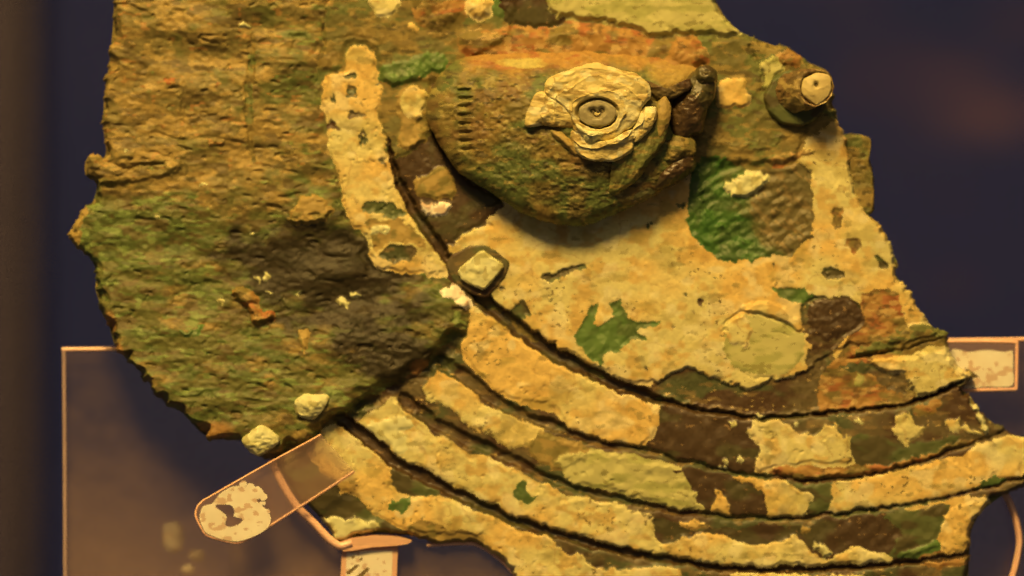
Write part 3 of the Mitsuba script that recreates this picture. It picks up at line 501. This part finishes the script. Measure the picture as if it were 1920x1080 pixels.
# one set of smooth normals for the whole relief, so that the parts meet without seams
gy, gx = np.gradient(H * 1e-3, STEP * S)
NR = np.stack([-gx, -np.ones(shape), gy], -1).reshape(-1, 3); NR /= np.linalg.norm(NR, axis=1, keepdims=True)
nu = shape[1]
ii, jj = np.nonzero(body[:-1, :-1] & body[1:, :-1] & body[:-1, 1:] & body[1:, 1:])
lab = label_of[ii, jj]
order = np.argsort(lab, kind='stable'); ii, jj, lab = ii[order], jj[order], lab[order]
bounds = np.searchsorted(lab, np.arange(len(PARTS) + 1))
for k, (key, mat, text) in enumerate(PARTS):
    i, j = ii[bounds[k]:bounds[k + 1]], jj[bounds[k]:bounds[k + 1]]
    if len(i) < 3: continue
    a = i * nu + j
    f = np.vstack([np.c_[a, a + nu, a + 1], np.c_[a + 1, a + nu, a + nu + 1]])
    used, inv = np.unique(f, return_inverse=True); f = inv.reshape(f.shape)
    path = meshkit.write_ply((PX[used], f), False, normals=NR[used])
    n, kk = 0, key
    while kk in scene: n += 1; kk = f'{key}_{n:03d}'
    scene[kk] = {'type': 'ply', 'filename': path, 'face_normals': False, 'bsdf': {'type': 'ref', 'id': mat}}
    if text: labels[kk] = {'label': text}
# the body of the fragment behind the front relief
core = Polygon(chaikin(OUT, 1)).buffer(-3)
add(F + '__core', slab(np.array(core.exterior.coords)[:-1], -8.5, -2.2), 'olive')
bl = [(1570, 262), (1597, 250), (1634, 258), (1632, 298), (1640, 330), (1641, 394), (1628, 404), (1590, 380)]
def lumpy(poly, h0, h1, seed, amp=0.25, rim=None, cen=None, rings=40, spokes=220, dome=0.35, skirt=None, smooth=2, extra=None, warp=9.0):
    """A solid knob with the outline poly: rough top from h1 in the middle to rim(theta), rounded shoulder, wall down to h0."""
    p = chaikin(poly, smooth); L = LineString(np.vstack([p, p[:1]]))
    e = np.array([L.interpolate(t, True).coords[0] for t in np.linspace(0, 1, spokes, endpoint=False)])
    c = np.mean(e, 0) if cen is None else np.array(cen, float)
    ts = np.r_[0.02, np.linspace(0.05, 0.9, rings), 0.93, 0.96, 0.985, 1.0, 1.0, 0.995, 0.985]
    v = []
    for q, t in enumerate(ts):
        pu = c + (e - c) * t
        ang = np.arctan2(e[:, 1] - c[1], e[:, 0] - c[0])
        hr = np.full(len(e), h1 * (1 - dome)) if rim is None else rim(ang)
        h = hr + (h1 - hr) * (1 - min(t, 1) ** 2)
        if q >= rings + 1:
            k = q - rings
            h = h - (h - h0) * [0, .02, .07, .16, .32, .55, .8, 1.0][k]
        w = np.c_[pu, h * 10]
        if extra is not None: h = h + extra(pu[:, 0], pu[:, 1]) * (1 if q < rings + 3 else 0)
        nn = meshkit.fbm(w / 26, 4, seed) - 0.5; n2 = meshkit.noise(w / np.array([9, 6, 9.]), seed + 9) - 0.5; n3 = meshkit.noise(w / 4.5, seed + 11) - 0.5
        h = h + amp * (2.0 * nn + 0.8 * n2 + 0.35 * n3)
        pu = pu + (e - c) / np.linalg.norm(e - c, axis=1, keepdims=True) * ((meshkit.fbm(w / 18, 3, seed + 3) - 0.5) * warp * min(1, t * 1.2))[:, None]
        v.append(np.stack([(pu[:, 0] - 960) * S, -h * 1e-3, (540 - pu[:, 1]) * S], -1))
    n = len(e); nr = len(v); v = np.vstack(v + [v[0].mean(0, keepdims=True)])
    i, j = np.meshgrid(np.arange(nr - 1), np.arange(n), indexing='ij')
    q = np.stack([i * n + j, i * n + (j + 1) % n, (i + 1) * n + (j + 1) % n, (i + 1) * n + j], -1).reshape(-1, 4)
    f = np.vstack([q[:, [0, 1, 2]], q[:, [0, 2, 3]], np.array([[nr * n, (k + 1) % n, k] for k in range(n)])])
    m = trimesh.Trimesh(v, f, process=False)
    if m.face_normals[:n * 10].mean(0)[1] > 0: m.invert()
    return m
add(F + '__rear_lump', lumpy(bl, -9, -1.8, 61, 0.35), 'olive', 40, 'layered olive lump behind the right rim')

add(F + '__rough_crust__pale_block', lumpy([(555, 752), (574, 739), (606, 738), (620, 745), (608, 769), (586, 785), (559, 777)], 2, 5.5, 141, 0.38, rings=26, spokes=140, dome=0.16, smooth=1, warp=8), 'pale', 60, 'upper pale yellowish block at the lower rim of the crust')
add(F + '__rough_crust__pale_block', lumpy([(455, 826), (472, 807), (492, 795), (525, 816), (521, 831), (486, 853)], 2, 5.5, 142, 0.38, rings=26, spokes=140, dome=0.16, smooth=1, warp=8), 'pale', 60, 'lower pale yellowish block at the bottom corner of the crust')
# ---- the boss with its hub
BO = [(803, 185), (800, 222), (815, 252), (833, 287), (862, 323), (900, 348), (940, 374), (985, 402), (1035, 418), (1085, 424), (1130, 411), (1175, 391), (1225, 366), (1262, 337), (1290, 300), (1300, 250), (1318, 180), (1322, 130), (1290, 112), (1220, 100), (1130, 92), (1030, 92), (930, 98), (860, 112), (825, 142)]
def boss_rim(a):                           # a: 90 degrees points down the drawing
    down = np.sin(a)
    return 0.1 + 5.3 * np.clip((down + 0.55) / 1.2, 0, 1) ** 0.8 + 0.8 * np.clip(-np.cos(a), 0, 1)
def teeth(u, v):
    k = (v - 170) / 16.0
    inb = np.exp(-np.square((u - 872 - 0.04 * (v - 220)) / 13) ** 2) * (v > 168) * (v < 285)
    return -0.75 * inb * np.clip(np.cos(2 * np.pi * k), 0, 1)
add(F + '__boss', lumpy(BO, -0.8, 10.0, 71, 0.5, rim=boss_rim, cen=(1110, 222), rings=120, spokes=560, extra=teeth), 'boss_skin', 45, 'raised rough olive boss with a row of small tooth marks')
def boss_fn(p, n, uv):
    u, v = U(p), V(p)
    c = mix(lin(132, 102, 40), lin(112, 92, 36), smoothstep(0.35, 0.65, fbm(u / 40, v / 30, 6.0, 4)))
    c = mix(c, lin(94, 96, 38), smoothstep(0.42, 0.66, fbm(u / 60, v / 40, 19.0, 3) + 0.22 * smoothstep(280, 390, v) + 0.15 * gauss(u, v, 820, 240, 40, 80)))
    c = mix(c, lin(112, 76, 34), 0.55 * smoothstep(0.56, 0.70, fbm(u / 45, v / 36, 29.0, 3)))
    c = mix(c, lin(150, 126, 54), 0.75 * smoothstep(0.60, 0.74, fbm(u / 12, v / 6, 33.0, 3)))
    c = mix(c, lin(70, 58, 24), 0.75 * smoothstep(0.62, 0.74, fbm(u / 14, v / 7, 73.0, 3)))
    top = smoothstep(150, 112, v + 46 * (fbm(u / 26, v / 18, 3.0, 3) - 0.5)) * smoothstep(840, 900, u)
    c = mix(c, mix(lin(178, 126, 50), lin(164, 94, 40), smoothstep(0.5, 0.66, fbm(u / 40, v / 14, 61.0, 4))), 0.85 * top)
    c = mix(c, lin(190, 166, 72), 0.8 * smoothstep(0.5, 0.75, gauss(u, v, 980, 120, 60, 14) + 0.4 * (fbm(u / 16, v / 8, 13.0, 2) - 0.5)))
    c = mix(c, lin(168, 132, 54), 0.75 * smoothstep(0.45, 0.8, gauss(u, v, 1260, 135, 70, 40)))
    return c * (0.80 + 0.40 * fbm(u / 4.5, v / 3.5, 1.0, 2))
bsdf('boss_skin', boss_fn, 0.55, 0.32)
HB = F + '__boss__hub_layer'
def ridges(u, v):                          # uneven growth layers running round the axle, and the socket of the axle itself
    w = np.stack([u, v, 0 * u], -1)
    q = np.hypot((u - 1118), (v - 216) * 1.25) + 16 * (meshkit.fbm(w / 30, 3, 7) - 0.5)
    q = q + 12 * (meshkit.noise(w / np.array([26, 18, 1.]), 27) - 0.5); s = q / 27.0 - np.floor(q / 27.0)
    e = np.hypot((u - 1118) / 42, (v - 216) / 30)
    return 0.42 * (s ** 3 - 0.3) + 0.8 * (meshkit.fbm(w / np.array([26, 15, 1.]), 4, 17) - 0.5) - 1.3 * (1 - sst(0.88, 1.02, e))
def petal(poly, h0, h1, seed, mat='hub', dome=0.10, amp=0.16, text=None, rim=None, **k):
    k.setdefault('extra', ridges if mat not in ('tan', 'olive') else None)
    return add(HB, lumpy(poly, h0, h1, seed, amp, rings=60, spokes=260, dome=dome, rim=rim, **k), mat, 50, text)
def hub_fn(p, n, uv):
    u, v = U(p), V(p)
    c = mix(lin(206, 170, 80), lin(216, 184, 94), fbm(u / 26, v / 16, 3.0, 3))
    c = mix(c, lin(166, 128, 54), 0.8 * smoothstep(0.54, 0.68, fbm(u / 30, v / 9, 17.0, 3)))
    return mix(c, lin(226, 204, 124), 0.6 * smoothstep(0.58, 0.7, fbm(u / 20, v / 14, 39.0, 2)))
bsdf('hub', hub_fn, 0.55, 0.4)
petal([(1033, 250), (1050, 215), (1090, 190), (1190, 190), (1240, 196), (1252, 222), (1246, 262), (1222, 300), (1196, 334), (1160, 366), (1140, 368), (1150, 336), (1150, 312), (1120, 308), (1092, 300), (1060, 280)], 3, 10.2, 81, 'olive', amp=0.3, extra=lambda u, v: 0.9 * (meshkit.fbm(np.stack([(u + 0.35 * (v - 216)) / 13, v / 55, 0 * u], -1), 3, 31) - 0.5), rim=lambda a: 9.6 - 2.6 * np.clip(np.sin(a - 0.5), 0, 1) ** 2, text='dull olive tan crust under the hub on its right side')
petal([(987, 240), (988, 215), (999, 186), (1014, 176), (1040, 172), (1064, 180), (1080, 210), (1078, 240), (1050, 242), (1020, 238)], 9.0, 11.6, 82, text='left lobe of the hub')
petal([(1028, 152), (1064, 136), (1095, 128), (1118, 123), (1148, 131), (1200, 148), (1220, 178), (1204, 205), (1198, 226), (1176, 246), (1150, 262), (1110, 268), (1078, 250), (1066, 220), (1040, 196), (1020, 178)], 9.0, 12.7, 83, text='upper broad layer of the hub')
petal([(1072, 248), (1110, 266), (1150, 262), (1178, 246), (1188, 262), (1180, 290), (1147, 306), (1118, 304), (1092, 299), (1076, 282)], 8.5, 12.0, 84, text='lower layer of the hub')
petal([(1100, 272), (1140, 266), (1182, 246), (1186, 262), (1160, 276), (1120, 284)], 10.4, 12.7, 85)
petal([(1190, 222), (1208, 204), (1228, 205), (1226, 232), (1208, 258), (1188, 270), (1182, 258)], 8.5, 11.9, 86)
petal([(1228, 200), (1246, 186), (1256, 205), (1250, 240), (1236, 262), (1226, 250)], 7.0, 10.6, 87, 'tan')
petal([(1030, 246), (1055, 252), (1085, 282), (1080, 294), (1060, 280), (1040, 262)], 8.4, 10.9, 88, 'tan')
petal([(1078, 236), (1098, 248), (1130, 252), (1120, 264), (1106, 274), (1090, 258)], 11.4, 13.1, 89, 'pale', text='bright yellowish flake just below the axle')
# axle in its socket
def ring_mesh(cu, cv, rx, ry, h0, h1, w, sides=72, wob=0.06, seed=0):
    an = np.arange(sides) * 2 * np.pi / sides; r = np.random.default_rng(seed); wb = 1 + wob * np.interp(an, np.linspace(0, 2 * np.pi, 9), np.r_[(q := r.standard_normal(8) * .5), q[0]])
    prof = [(0, h0), (0, h1 - .15), (.25, h1), (.75, h1), (1, h1 - .15), (1, h0)]
    v = []
    for o, h in prof:
        v.append(np.array([at(cu + (rx + o * w) * wb[k] * math.cos(a), cv + (ry + o * w * ry / rx) * wb[k] * math.sin(a), h) for k, a in enumerate(an)]))
    n = sides; nr = len(v); v = np.vstack(v)
    i, j = np.meshgrid(np.arange(nr), np.arange(n), indexing='ij')
    q = np.stack([i * n + j, i * n + (j + 1) % n, ((i + 1) % nr) * n + (j + 1) % n, ((i + 1) % nr) * n + j], -1).reshape(-1, 4)
    m = trimesh.Trimesh(v, np.vstack([q[:, [0, 1, 2]], q[:, [0, 2, 3]]]), process=False); m.fix_normals(); return m
bsdf('socket', lambda p, n, uv: mix(lin(96, 72, 30), lin(140, 108, 50), fbm(p.x * 2500, p.z * 2500, 2.0, 2)), 0.5, 0.5)
ax = [(1118 + 37 * math.cos(a), 216 + 26 * math.sin(a)) for a in np.linspace(0, 2 * np.pi, 24, endpoint=False)]
def heart(u, v):
    s = np.exp(-np.square((u - 1110) / 7) - np.square((v - 212) / 6)) + np.exp(-np.square((u - 1127) / 6) - np.square((v - 211) / 6)) + np.exp(-np.square((u - 1118) / 7) - np.square((v - 220) / 6))
    return -1.3 * np.clip(s, 0, 1)
def axle_fn(p, n, uv):
    u, v = U(p), V(p)
    c = mix(lin(170, 148, 86), lin(136, 114, 60), fbm(u / 12, v / 10, 3.0, 3))
    mark = gauss(u, v, 1110, 212, 7, 6) + gauss(u, v, 1127, 211, 6, 6) + gauss(u, v, 1118, 220, 7, 6)
    return mix(c, lin(70, 52, 24), 0.85 * smoothstep(0.35, 0.75, mark))
bsdf('axle_face', axle_fn, 0.45, 0.5)
add(F + '__boss__axle', lumpy(ax, 9, 12.3, 91, 0.14, rings=40, spokes=140, dome=0.02, extra=heart, smooth=0), 'axle_face', 40, 'round axle end with dark heart shaped pits')
# corroded stubs right of the boss
def stub(poly, h0, h1, seed, mat='dark', text=None, dome=0.3): return add(F + '__corroded_stub', lumpy(poly, h0, h1, seed, 0.4, rings=26, spokes=150, dome=dome), mat, 45, text)
stub([(1256, 196), (1278, 160), (1302, 134), (1338, 140), (1337, 185), (1322, 214), (1314, 252), (1296, 256), (1276, 266), (1256, 256), (1250, 222)], 0, 8.4, 101, 'brown', 'dark brown corroded column right of the boss')
stub([(1244, 258), (1275, 246), (1298, 260), (1304, 286), (1280, 304), (1252, 318), (1228, 310)], 0, 7.6, 102, 'olive')
stub([(1240, 312), (1268, 290), (1296, 284), (1304, 312), (1282, 334), (1248, 352), (1216, 362), (1212, 335)], 0, 7.0, 103, 'brown')
stub([(1180, 352), (1205, 338), (1228, 340), (1230, 362), (1200, 380), (1172, 388), (1166, 370)], 0, 6.6, 106, 'dark')
def cup(u, v): return -1.1 * np.exp(-np.square((u - 1320) / 7) - np.square((v - 139) / 6)) + 0.8 * np.exp(-np.square((u - 1321) / 4) - np.square((v - 140) / 3))
add(F + '__corroded_stub', lumpy([(1302, 134), (1318, 124), (1338, 132), (1340, 154), (1318, 162), (1302, 152)], 0, 8.9, 104, 0.35, rings=40, spokes=150, dome=0.25, extra=cup), 'brown', 45, 'small hollow tip on the dark column')
stub([(1198, 150), (1215, 158), (1238, 172), (1258, 166), (1290, 150), (1296, 165), (1268, 186), (1240, 192), (1222, 184)], 2, 9.4, 105, 'dark', 'dark crack filling between the hub and the column', 0.1)

# ---- the bolt
def sweep(sections, cap=True):
    """Loft through rings of equal length (points in metres)."""
    n = len(sections[0]); v = np.vstack(sections); nr = len(sections)
    i, j = np.meshgrid(np.arange(nr - 1), np.arange(n), indexing='ij')
    q = np.stack([i * n + j, i * n + (j + 1) % n, (i + 1) * n + (j + 1) % n, (i + 1) * n + j], -1).reshape(-1, 4)
    f = [q[:, [0, 1, 2]], q[:, [0, 2, 3]]]
    if cap:
        v = np.vstack([v, sections[-1].mean(0, keepdims=True)])
        f.append(np.array([[(nr - 1) * n + k, (nr - 1) * n + (k + 1) % n, nr * n] for k in range(n)]))
    m = trimesh.Trimesh(v, np.vstack(f), process=False); m.fix_normals(); return m
def weather(m, edge, amp, scale, seed):
    """Corrodes a clean solid: fine mesh, pushed along its normals by noise (metres)."""
    v, f = trimesh.remesh.subdivide_to_size(m.vertices, m.faces, edge, max_iter=12)
    m = trimesh.Trimesh(v, f, process=False); m.merge_vertices(); n = m.vertex_normals
    w = m.vertices / scale
    m.vertices = m.vertices + n * (amp * (2 * (meshkit.fbm(w, 4, seed) - 0.5) + 0.8 * (meshkit.noise(w * 4.1, seed + 5) - 0.5)))[:, None]
    return m
def bolt_ring(cu, cv, r, h, sides, rot=0.0, jit=0.0, seed=0, sq=1.0, per=1):
    g = np.random.default_rng(seed); out = []
    for k in range(sides):
        a = rot + 2 * np.pi * k / sides; rr = r * (1 + jit * g.standard_normal())
        out.append((cu + rr * math.cos(a), cv + rr * sq * math.sin(a)))
    out = np.array(out)
    if per > 1: out = np.vstack([[out[k] * (1 - t) + out[(k + 1) % sides] * t for t in np.arange(per) / per] for k in range(sides)])
    return np.array([[(u - 960) * S, -h * 1e-3, (540 - v) * S] for u, v in out])
BT = F + '__bolt'
bsdf('shank_skin', lambda p, n, uv: mix(mix(lin(160, 128, 60), lin(120, 88, 40), smoothstep(0.4, 0.6, fbm(U(p) / 22, V(p) / 18, 3.0, 3))), lin(84, 62, 28), 0.8 * smoothstep(0.52, 0.66, fbm(U(p) / 12, V(p) / 12, 13.0, 3))), 0.5, 0.4)
wp = [(1491 + 58 * math.cos(a), 184 + 53 * math.sin(a)) for a in np.linspace(0, 2 * np.pi, 14, endpoint=False)]
add(BT + '__washer', lumpy(wp, -0.8, 2.4, 131, 0.16, rings=30, spokes=160, dome=0.12), 'dark_green', 45, 'dark greenish washer under the bolt')
wr = lambda q, cu, cv, h, k: np.array([[(cu + (a - 1526) * k - 960) * S, -h * 1e-3, (540 - cv - (b - 168) * k) * S] for a, b in q])
facets = [(1497, 148), (1508, 138), (1526, 133), (1546, 136), (1558, 146), (1563, 165), (1558, 183), (1547, 196), (1526, 205), (1508, 198), (1496, 184), (1492, 166)]
m = sweep([wr(facets, 1486, 173, 1.0, 1.08), wr(facets, 1490, 172, 2.6, 1.08), wr(facets, 1520, 168, 7.0, 1.03), wr(facets, 1524, 168, 7.5, 0.96), wr(facets, 1525, 168, 7.4, 0.88), wr(facets, 1525, 168, 6.8, 0.84)])
add(BT + '__shank', weather(m, 0.0004, 0.00034, 0.0022, 3), 'shank_skin', 40, 'faceted bolt shank pointing outwards')
face = [(1502, 150), (1525, 139), (1550, 143), (1557, 165), (1547, 187), (1526, 199), (1510, 190), (1498, 174)]
def pinhole(u, v): return -0.9 * np.exp(-np.square((u - 1526) / 5) - np.square((v - 162) / 5))
add(BT + '__end_face', lumpy(face, 6.0, 8.1, 111, 0.2, rings=30, spokes=140, dome=0.08, extra=pinhole, smooth=1, warp=7), 'face_pale', 40, 'pale end of the bolt with a small dark hole')
def face_fn(p, n, uv):
    u, v = U(p), V(p)
    c = mix(lin(206, 174, 92), lin(190, 156, 78), fbm(u / 14, v / 12, 3.0, 3))
    return mix(c, lin(70, 52, 24), 0.9 * smoothstep(0.4, 0.8, gauss(u, v, 1526, 162, 5, 5)))
bsdf('face_pale', face_fn, 0.5, 0.4)

# ---- the square peg
PG = F + '__square_peg'
base = [(846, 512), (868, 484), (905, 462), (955, 496), (950, 515), (912, 556), (895, 560)]
add(PG + '__collar', lumpy([(836, 500), (850, 476), (878, 462), (910, 458), (952, 488), (956, 504), (916, 556), (902, 560), (858, 534)], -1.2, 0.5, 121, 0.06, rings=14, spokes=120, dome=0.05, smooth=1), 'dark', 40, 'dark ring round the square peg')
sq = [(859, 510), (862, 503), (899, 472), (907, 470), (942, 494), (945, 501), (912, 541), (904, 544), (864, 524)]
def dimple(u, v): return 0.35 * np.exp(-np.square((u - 896) / 7) - np.square((v - 505) / 7)) - 0.25 * np.exp(-np.square((u - 886) / 8) - np.square((v - 512) / 6))
add(PG + '__head', lumpy(sq, -1, 2.0, 122, 0.16, rings=30, spokes=160, dome=0.08, extra=dimple, smooth=0, warp=4), 'pale', 40, 'pale square peg head with a small raised centre')

# ---------------------------------------------------------------- the clear acrylic mount
A = 'acrylic_mount'
labels[A] = {'label': 'clear acrylic mount with bright cut edges holding the bronze fragment from below', 'category': 'mount'}
def panel_pt(u, v): return (u, v)
panel = [(119, 654), (1960, 638), (1960, 1300), (119, 1300)]
add(A + '__back_panel', slab(panel, -14, -11), 'acrylic')
def bar(key, pts, w, h, mat='cut_edge', text=None, flat=1.0, n=1):
    p = chaikin(pts, n, False) if n else np.asarray(pts, float)
    return add(A + '__' + key, tube([at(u, v, h) for u, v in p], w / 2 * S, 10, flat), mat, 40, text)
bar('panel_edge', [(116, 655), (260, 654), (700, 651), (1300, 644), (1700, 639), (1960, 636)], 8, -11, n=0, text='orange lit top edge of the clear panel')
bar('panel_edge', [(120, 652), (121, 800), (122, 1000), (122, 1300)], 7, -11, 'dull_edge', n=0, text='pinkish left edge of the clear panel')
add(A + '__cradle', slab([(514, 866), (540, 912), (574, 958), (606, 998), (634, 1026), (700, 1014), (770, 1014), (830, 1026), (886, 1022), (925, 1040), (955, 1066), (985, 1110), (1010, 1160), (1010, 1300), (430, 1300), (430, 1000)], -6, -3), 'acrylic')
bar('cradle_edge', [(508, 862), (522, 892), (538, 922), (557, 950), (590, 982), (616, 1010), (638, 1024), (660, 1018)], 15, 0.4, text='orange cut edge of the cradle below the ring ends')
bar('cradle_edge', [(800, 1022), (850, 1019), (888, 1019), (915, 1032), (945, 1055), (970, 1084), (1000, 1130)], 8, -2.4)
lip = [(632, 1020), (655, 1010), (700, 1004), (745, 1006), (772, 1014), (764, 1020), (742, 1023), (700, 1026), (645, 1034)]
add(A + '__support_lip', slab(chaikin(lip, 1, True, 4, 0.2), -4, 0.6), 'frosted', False, 'orange lit lip below the lowest ring')
post = [(641, 1026), (746, 1020), (743, 1100), (738, 1300), (634, 1300), (638, 1100)]
add(A + '__support_post', slab(post, -5, -0.6), 'frosted', False, 'peach coloured support post at the bottom edge')
add(A + '__support_post__painted_glare', slab([(650, 1036), (690, 1032), (736, 1032), (734, 1120), (646, 1120)], -0.6, -0.45), 'chip_and_glare')  # bright reflection on the post, painted as a thin pale sheet
for a in ([(648, 1074), (668, 1058), (674, 1060), (654, 1078)], [(664, 1084), (688, 1064), (694, 1066), (672, 1090)], [(658, 1044), (664, 1041), (666, 1046), (660, 1048)], [(672, 1052), (678, 1044), (680, 1050)]):
    add(A + '__support_post__scratch', slab(a, -0.45, -0.38), 'socket')
arm = [(367, 966), (370, 950), (382, 938), (512, 864), (602, 815), (664, 884), (566, 948), (470, 1008), (446, 1018), (420, 1014), (386, 1002)]
add(A + '__clip_arm', slab(arm, 1.6, 3.4), 'acrylic_arm', False, 'clear clip arm reaching over the lower left ring ends')
bar('clip_arm__edge', [(664, 884), (620, 913), (566, 948), (470, 1008), (446, 1018), (420, 1014), (386, 1002), (367, 966), (372, 948), (384, 937)], 5, 3.0)
bar('clip_arm__edge', [(384, 937), (440, 905), (512, 864), (560, 838), (602, 815)], 4, 3.0)
glare_shape = [(374, 972), (380, 950), (398, 944), (412, 926), (436, 912), (456, 912), (474, 920), (484, 942), (500, 956), (508, 972), (502, 990), (476, 1006), (446, 1015), (416, 1011), (386, 998)]
hole = [(404, 948), (418, 946), (434, 948), (440, 960), (438, 968), (455, 974), (446, 984), (430, 988), (422, 984), (425, 968), (414, 958)]
add(A + '__clip_arm__painted_glare', slab(chaikin(glare_shape, 2), 3.4, 3.55, [chaikin(hole, 1)]), 'chip_and_glare', False, 'pale flaky patch with a dark gap, painting the reflection on the clip arm')  # reflection on the arm, painted as a thin pale patch
for a, b, r in [(482, 924, 10), (494, 932, 6), (470, 914, 7), (492, 944, 5), (500, 960, 5), (456, 908, 6), (486, 972, 4)]:
    add(A + '__clip_arm__painted_glare', slab([(a + 1.3 * r * math.cos(k), b + r * math.sin(k) * (1 + 0.3 * math.sin(2 * k + a))) for k in np.linspace(0, 5.6, 9)], 3.4, 3.52), 'chip_and_glare')
tab = [(1768, 641), (1907, 644), (1906, 728), (1795, 731), (1770, 726)]
add(A + '__clip_tab', slab(tab, -8, -5), 'acrylic_arm', False, 'clear clip tab at the right end of the fragment')
add(A + '__clip_tab__painted_glare', slab(chaikin([(1784, 656), (1815, 660), (1850, 656), (1885, 660), (1898, 658), (1899, 690), (1898, 722), (1850, 725), (1800, 726), (1780, 700)], 1), -5, -4.85), 'chip_and_glare', False, 'pale patch painting the reflection on the right clip tab')  # light reflected by the tab, painted as a pale patch
add(A + '__clip_tab__dark_chip', slab([(1811, 690), (1818, 694), (1836, 706), (1820, 710), (1812, 704)], -4.85, -4.7), 'dark')
for q in ([(1772, 640), (1840, 640), (1907, 642)], [(1907, 640), (1906, 690), (1905, 730)], [(1905, 730), (1850, 731), (1796, 732)]):
    bar('clip_tab__edge', q, 7, -5.2, n=0)
bar('hook', [(1880, 920), (1892, 940), (1905, 975), (1912, 1015), (1906, 1055), (1896, 1090), (1880, 1150)], 14, -6, 'cut_edge', 'pale curved hook at the lower right edge', flat=2.0)

# ---------------------------------------------------------------- pale lumps added behind the panel for its blurred reflections
def add_reflection(u, v, ru, rv, y, seed, text):
    m = trimesh.creation.icosphere(3, 1.0); f = (D + y) / D
    n = meshkit.fbm(m.vertices * 1.7 + 5, 3, seed)[:, None] - 0.5
    m.vertices = m.vertices * (1 + 0.6 * n) * np.array([ru, (ru + rv) / 2, rv]) * S * f + np.array([(u - 960) * S * f, y, (540 - v) * S * f])
    k = add('reflection_lump', m, 'chip_and_glare', True)
    labels[k] = {'label': text, 'category': 'lump'}
add_reflection(325, 1008, 20, 32, 0.030, 1, 'largest of the lumps standing in for blurred reflections in the clear panel')
add_reflection(370, 1042, 15, 12, 0.030, 2, 'lump right of the largest one, standing in for a blurred reflection in the clear panel')
add_reflection(352, 1068, 12, 10, 0.028, 3, 'lowest lump standing in for a blurred reflection in the clear panel')
